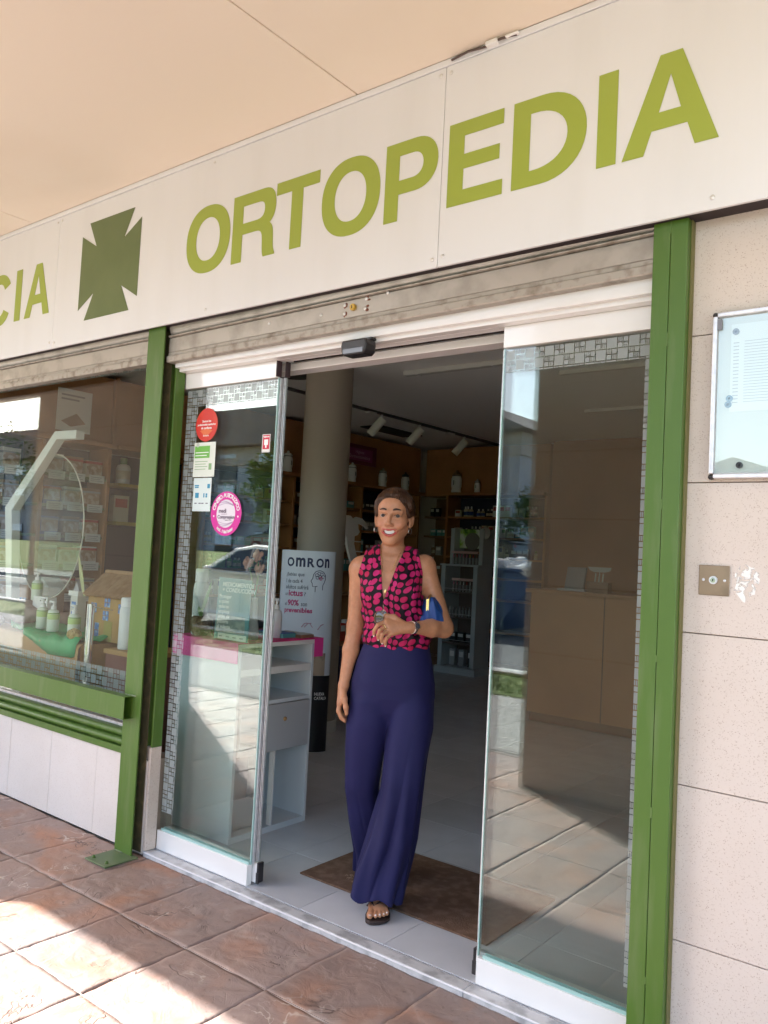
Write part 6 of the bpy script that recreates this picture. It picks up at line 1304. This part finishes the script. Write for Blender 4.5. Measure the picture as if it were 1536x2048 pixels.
d = np.maximum(d, (g-lz)*.8); bun = eld((.012, .112, .012), (.040, .034, .040))-strand; hh = np.clip(.5+.5*(bun-d)/.02, 0, 1); d = bun*(1-hh)+d*hh-.02*hh*(1-hh)
Hv.F = d.reshape(Hv.n).astype(np.float32); hme, _ = Hv.mesh('hair'); pchild('hair', hme, HAIRM)
rr = random.Random(17); m = MB()
for k in range(170):
    a0 = rr.uniform(-1.25, 1.25); pts = []; j_ = rr.uniform(-.06, .06); off = rr.uniform(.0002, .0022)
    for t in range(9):
        u = t/8; th = (-1.02+.25*abs(a0))+u*(2.75-.25*abs(a0)); az = a0*(1-.75*u**1.3)+j_*u
        x_ = math.sin(az)*(.0870+off)*math.cos(th*.0)*1.0; yy = .018-(.102+off)*math.cos(az)*math.cos(th+.55)*1.0; zz = .036+(.0925+off)*math.cos(az)*math.sin(th+.55)
        pts.append((x_, yy, zz))
    pts = [p_ for p_ in pts if p_[2] > np.interp(p_[1], [-.095, -.070, -.050, -.034, -.016, .006, .022, .05, .10], [.070, .062, .044, .016, .0, .012, -.018, -.053, -.068])]
    if len(pts) > 3: m.tube(pts, [.0004]+[.0011]*(len(pts)-2)+[.0004], 4)
o = hmesh(m, 'hair_strands', M('hair_strand', (.050, .020, .009), .38, rnd=.0, var=(25, (.17, .080, .036), .48, .72))); o['kind'] = 'stuff'
# blouse
def vfold(th, z, dx, dy): return .030*np.sin(dx*95+9*np.sin(z*11)+3)*np.clip((1.44-z)/.1, 0, 1)+.020*np.sin(dx*170-z*26)*np.clip((z-1.06)/.06, 0, 1)+.05*np.exp(-((z-1.105)/.022)**2)+.02*np.sin(th*9+z*40)*np.exp(-((z-1.10)/.04)**2)
C_ = Vol((-.20, -.20, 1.045), (.20, .16, 1.50), .0030)
bl = [(1.055, .026, -.002, .128, .098), (1.08, .026, -.004, .139, .106), (1.12, .022, -.006, .137, .107), (1.16, .015, -.006, .132, .104), (1.24, .0, -.010, .131, .106), (1.31, -.006, -.014, .135, .112), (1.37, -.010, -.004, .142, .102), (1.405, -.012, .006, .144, .088), (1.435, -.012, .014, .130, .076), (1.458, -.012, .018, .100, .066), (1.482, -.012, .02, .070, .060)]
C_.sect(bl, .015, vfold, z0=1.06, z1=1.482)
for sx in (-1, 1): C_.ell((-.006+sx*.055, -.072, 1.300), (.054, .046, .056), .03)
C_.cone((-.060, .014, 1.432), (-.145, .012, 1.415), .044, .050, .03); C_.cone((.038, .014, 1.438), (.128, .012, 1.428), .044, .050, .03)
for c in (T(-.140, 1.396, .012), T(.126, 1.414, .012)): C_.ell(c, (.049, .053, .050), .025)
def xl(z): return np.interp(z, [1.255, 1.40, 1.47, 1.50], [-.0335, -.052, -.062, -.068])
def xr(z): return np.interp(z, [1.255, 1.30, 1.40, 1.47, 1.50], [-.0330, -.020, .012, .040, .052])
for zz_ in np.linspace(1.27, 1.475, 12):       # rolled edge along the neckline
    for fx_ in (xl, xr): C_.ell((float(fx_(zz_)), -.100+.62*max(0, zz_-1.33), float(zz_)), (.013, .016, .014), .012)
sl, X, Y, Z = C_.sub((-1, -1, 0), (1, 1, 3)); v = np.minimum(X-xl(Z), xr(Z)-X)+0*Y; front = np.where((Z > 1.445)+0*Y > 0, 1.0, np.clip((.02-Y)*50, -1, 1)); cut = np.where(front > 0, np.minimum(v, (Z-1.257)*.5+0*v), -.05)
C_.F = np.maximum(C_.F, cut.astype(np.float32)); C_.F = np.maximum(C_.F, np.where(Z > 1.285, np.maximum(-.1475+.25*np.maximum(0, Z-1.36)-X, X-.1215+.25*np.maximum(0, Z-1.38)), -.1).astype(np.float32)+0*C_.F)
cme, CP = C_.mesh('blouse')
ang = np.arctan2(CP[:, 0]-.0, -(CP[:, 1]-.06)); uu = np.where(np.abs(CP[:, 0]) < .09, CP[:, 0]*1.08, np.sign(CP[:, 0])*(.097+(np.abs(ang)-.55)*.13)); sw = .010*np.sin(CP[:, 2]*31)+.006*np.sin(CP[:, 0]*60)
set_col(cme, 'uvp', np.stack([uu+sw+1, CP[:, 2]+.008*np.sin(CP[:, 0]*45), CP[:, 1]*0], 1))
def dots():
    m = M('dotted_fabric', (.5, .02, .1), .55); n, l, p = nodes_of(m); a = n.new('ShaderNodeAttribute'); a.attribute_name = 'uvp'
    vo = n.new('ShaderNodeTexVoronoi'); vo.voronoi_dimensions = '2D'; vo.inputs['Scale'].default_value = 33; vo.inputs['Randomness'].default_value = .34; l.new(a.outputs['Vector'], vo.inputs['Vector'])
    r = n.new('ShaderNodeMapRange'); r.inputs[1].default_value = .415; r.inputs[2].default_value = .390; l.new(vo.outputs['Distance'], r.inputs[0])
    c2 = n.new('ShaderNodeMix'); c2.data_type = 'RGBA'; sep = n.new('ShaderNodeSeparateColor'); l.new(vo.outputs['Color'], sep.inputs[0]); l.new(sep.outputs[0], c2.inputs[0]); c2.inputs[6].default_value = (.40, .012, .065, 1); c2.inputs[7].default_value = (.50, .022, .15, 1)
    mx = n.new('ShaderNodeMix'); mx.data_type = 'RGBA'; l.new(r.outputs[0], mx.inputs[0]); mx.inputs[6].default_value = (.009, .004, .009, 1); l.new(c2.outputs[2], mx.inputs[7]); l.new(mx.outputs[2], p.inputs['Base Color']); p.inputs['Specular IOR Level'].default_value = .2; return m
pchild('blouse', cme, dots())
# trousers
D_ = Vol((-.24, -.29, .035), (.28, .40, 1.10), .0038)
def pf(th, z, dx, dy): return .012*np.sin(th*6+z*9)*np.clip((1.02-z)/.1, 0, 1)
def ff(th, z, dx, dy): w = np.clip((.74-z)/.5, 0, 1)**1.1; return w*(.30*(np.abs(np.sin(2.5*th+.5+1.5*(.7-z)))**.75-.6)+.06*np.sin(9*th-2+z*7))+.02*np.sin(3*th+z*16)*np.clip((.7-z)/.2, 0, 1)
def fb_(th, z, dx, dy): w = np.clip((.62-z)/.5, 0, 1); return w*(.20*(np.abs(np.sin(2.5*th+.4+2*z))**.75-.6)+.05*np.sin(8*th+z*7))
D_.sect([(1.088, .027, -.002, .132, .102), (1.04, .025, .0, .147, .108), (1.0, .022, .004, .158, .114), (.92, .020, .008, .173, .120), (.86, .020, .010, .176, .116), (.80, .020, .010, .150, .095), (.74, .020, .01, .085, .055)], .02, pf, z0=.735, z1=1.085)
D_.sect([(.99, .075, .008, .055, .060), (.92, .093, .006, .074, .092), (.84, .105, .003, .090, .114), (.74, .100, -.012, .097, .112), (.62, .088, -.034, .089, .100), (.48, .076, -.056, .084, .096), (.30, .048, -.076, .094, .102), (.15, .010, -.080, .101, .104), (.04, -.012, -.085, .104, .108)], .010, ff, z0=.058, z1=.97)
D_.sect([(.99, -.035, .010, .055, .060), (.92, -.053, .012, .074, .092), (.84, -.068, .014, .090, .112), (.74, -.076, .018, .092, .108), (.62, -.086, .036, .082, .096), (.46, -.093, .074, .072, .090), (.30, -.070, .140, .074, .094), (.15, -.036, .205, .080, .100), (.04, -.030, .240, .086, .104)], .010, fb_, z0=.052, z1=.97)
sl, X, Y, Z = D_.sub((-1, -1, 0), (1, 1, 3)); hem = (.082+.016*np.sin(X*38+1)-.14*(X+.0)) ; D_.F = np.where((Z < .15) & (Y < .10), np.maximum(D_.F, (hem-Z)+0*Y), D_.F).astype(np.float32)
tme, _ = D_.mesh('trousers'); NAVYF = M('navy_crepe', (.0105, .0105, .060), .7, var=(3, (.013, .013, .070), .4, .6), bump=(420, .25, .0006)); NAVYF.node_tree.nodes['Principled BSDF'].inputs['Specular IOR Level'].default_value = .25; NAVYF.node_tree.nodes['Principled BSDF'].inputs['Sheen Weight'].default_value = .03; NAVYF.node_tree.nodes['Principled BSDF'].inputs['Sheen Tint'].default_value = (.5, .5, .8, 1)
pchild('trousers', tme, NAVYF)
# sandals
for fx, y0, dz in ((.008, .005, 0), (-.035, .262, 0)):
    out = [(fx+a, y0+b) for a, b in ((-.044, -.225), (-.030, -.240), (-.010, -.240), (.015, -.232), (.037, -.214), (.050, -.190), (.050, -.150), (.042, -.09), (.036, -.03), (.030, .022), (.010, .036), (-.012, .034), (-.026, .015), (-.032, -.05), (-.040, -.11), (-.048, -.17))]
    o = pchild('sandal', MB().prism(out, ZB+.0012, .0365, 'z').mesh('sandal', M('sandal_brown', (.030, .016, .014), .6))); o.modifiers.new('b', 'BEVEL').width = .004
    pchild('sandal_strap', MB().tube([(fx-.017, y0-.190, .040), (fx-.016, y0-.172, .066), (fx+.012, y0-.150, .078), (fx+.036, y0-.120, .066), (fx+.044, y0-.095, .038)], .0042, 6).tube([(fx-.016, y0-.172, .066), (fx-.030, y0-.140, .074), (fx-.044, y0-.105, .040)], .0042, 6).mesh('strap', MATS['sandal_brown'], True))
# nails
NAIL = M('nail', (.78, .66, .62), .2)
for f_ in FK: c = np.array(T(*f_[3])); d = c-np.array(T(*f_[2])); d /= np.linalg.norm(d); pchild('fingernail', MB().ell(tuple(c+d*.0045+np.array((0, -.0046, .0005))), (.0040, .0030, .0056), 10, 8).mesh('nail', NAIL, True))
for i, (dx, ty, r_) in enumerate(((-.028, -.2215, .0115), (-.006, -.218, .0072), (.010, -.211, .0066), (.025, -.201, .0062), (.037, -.189, .0062))): pchild('toenail', MB().ell((.008+dx, .005+ty-.003, .0535), (r_*.62, .0055, .0032), 10, 8).mesh('nail', NAIL, True))
# ring, watch, necklace: worn jewellery
GOLD = M('gold', (.80, .60, .28), .2, metal=1); SILV = MATS['silver']
a, b = np.array(T(*FK[1][0])), np.array(T(*FK[1][1])); c = a+(b-a)*.42; ax = Vector(b-a).normalized(); u = ax.orthogonal().normalized(); v = ax.cross(u)
pchild('ring', MB().tube([Vector(c)+u*.0112*math.cos(t*.5236)+v*.0112*math.sin(t*.5236) for t in range(13)], .0020, 6).mesh('ring', GOLD, True))
a, b = np.array(WR_), np.array(ER_); ax = Vector(b-a).normalized(); c = Vector(a)+ax*.010; u = (Vector((0, -1, .25))-ax*ax.dot(Vector((0, -1, .25)))).normalized(); v = ax.cross(u); m = MB(); n = 28
for k in range(n):
    t = 2*math.pi*k/n
    for w_, r_ in ((-.007, .0243), (.007, .0250)): m.v.append(tuple(c+ax*w_+u*r_*math.cos(t)+v*r_*math.sin(t)))
m.f = [(2*k, 2*k+1, (2*k+3) % (2*n), (2*k+2) % (2*n)) for k in range(n)]; o = pchild('watch_strap', m.mesh('strap', SILV, True)); o.modifiers.new('s', 'SOLIDIFY').thickness = .002
w0 = c+u*.0245; pchild('watch_case', MB().cyl(w0, w0+u*.0065, .0135, n=24).mesh('case', SILV)); pchild('watch_dial', MB().cyl(w0+u*.0066, w0+u*.0071, .0108, n=24).mesh('dial', M('dial', (.08, .08, .10), .1)))
nk = [(-.055, -.048, 1.462), (-.050, -.066, 1.42), (-.042, -.088, 1.365), (-.034, -.107, 1.313), (-.026, -.107, 1.316), (-.012, -.090, 1.365), (.008, -.068, 1.42), (.028, -.046, 1.465)]
pchild('necklace', MB().tube(nk, .0010, 5).mesh('chain', GOLD, True)); pchild('pendant', MB().ell((-.030, -.111, 1.300), (.008, .003, .012), 12, 8).mesh('pendant', GOLD, True))
# things held: clutch bag, sunglasses
Rz = Matrix.Rotation(math.atan2(.584, .812), 3, 'Z')
def pw(x, y, z): return Vector((-2.103, .347, 0))+Rz@Vector((x, y, z))
bag = thing('clutch_bag', 'royal blue soft clutch bag with gold clasp tucked under the arm', 'bag', pw(.165, -.03, 1.165), None, math.atan2(.584, .812))
bz = 1.165
Bv = Vol((.09, -.12, bz-.005), (.24, .10, bz+.14), .003); Bv.sect([(bz, .168, -.02, .048, .060), (bz+.02, .168, -.02, .056, .072), (bz+.06, .166, -.02, .050, .074), (bz+.10, .163, -.02, .030, .070), (bz+.118, .162, -.02, .016, .064)], .01, lambda th, z, dx, dy: .05*np.sin(dy*150+z*40)+.05*np.sin(dx*190+z*25))
bgm, _ = Bv.mesh('bag')
def bagpart(name, me, mat): me.materials.clear(); me.materials.append(mat); o = bpy.data.objects.new(name, me); sc.collection.objects.link(o); o.parent = bag; o.location = (-.165, .03, -bz); return o
bagpart('pouch', bgm, M('blue_leather', (.013, .062, .25), .42, bump=(90, .2, .002)))
bagpart('clasp_frame', MB().tube([(.146, -.088, bz+.085), (.149, -.086, bz+.105), (.155, -.078, bz+.122), (.161, -.02, bz+.128), (.166, .04, bz+.122)], .0045, 8).mesh('frame', GOLD, True), GOLD); bagpart('clasp_end', MB().box(.141, .152, -.094, -.084, bz+.062, bz+.110).mesh('clasp', GOLD), GOLD)
sg = thing('sunglasses', 'brown sunglasses held at the waist in the bent hand', 'sunglasses', pw(-.045, -.19, 1.19), None, math.atan2(.584, .812)); LENS = M('lens_brown', (.035, .012, .010), .03, coat=.5, spec=.8); FRM = M('tortoise', (.16, .07, .035), .2, var=(60, (.45, .38, .34), .5, .62))
def sgpart(name, mb, mat, smooth=True): me = mb.mesh(name, mat, smooth); o = bpy.data.objects.new(name, me); sc.collection.objects.link(o); o.parent = sg; o.location = (.045, .19, -1.19); return o
for k, (cx_, cz_, cy_) in enumerate(((-.0445, 1.1955, -.196), (-.030, 1.199, -.180))):
    o = sgpart('lens', MB().ell((cx_, cy_, cz_), (.0185, .0030, .0260), 22, 10), LENS); sgpart('rim', MB().tube([(cx_+.0190*math.cos(t*.3142), cy_-.0005, cz_+.0268*math.sin(t*.3142)) for t in range(21)], .0019, 6), FRM)
sgpart('temple_arm', MB().tube([(-.028, -.190, 1.216), (-.030, -.165, 1.236), (-.033, -.140, 1.252)], .0022, 6), FRM); sgpart('temple_arm', MB().tube([(-.030, -.188, 1.180), (-.005, -.186, 1.172), (.02, -.178, 1.165)], .0022, 6), FRM)
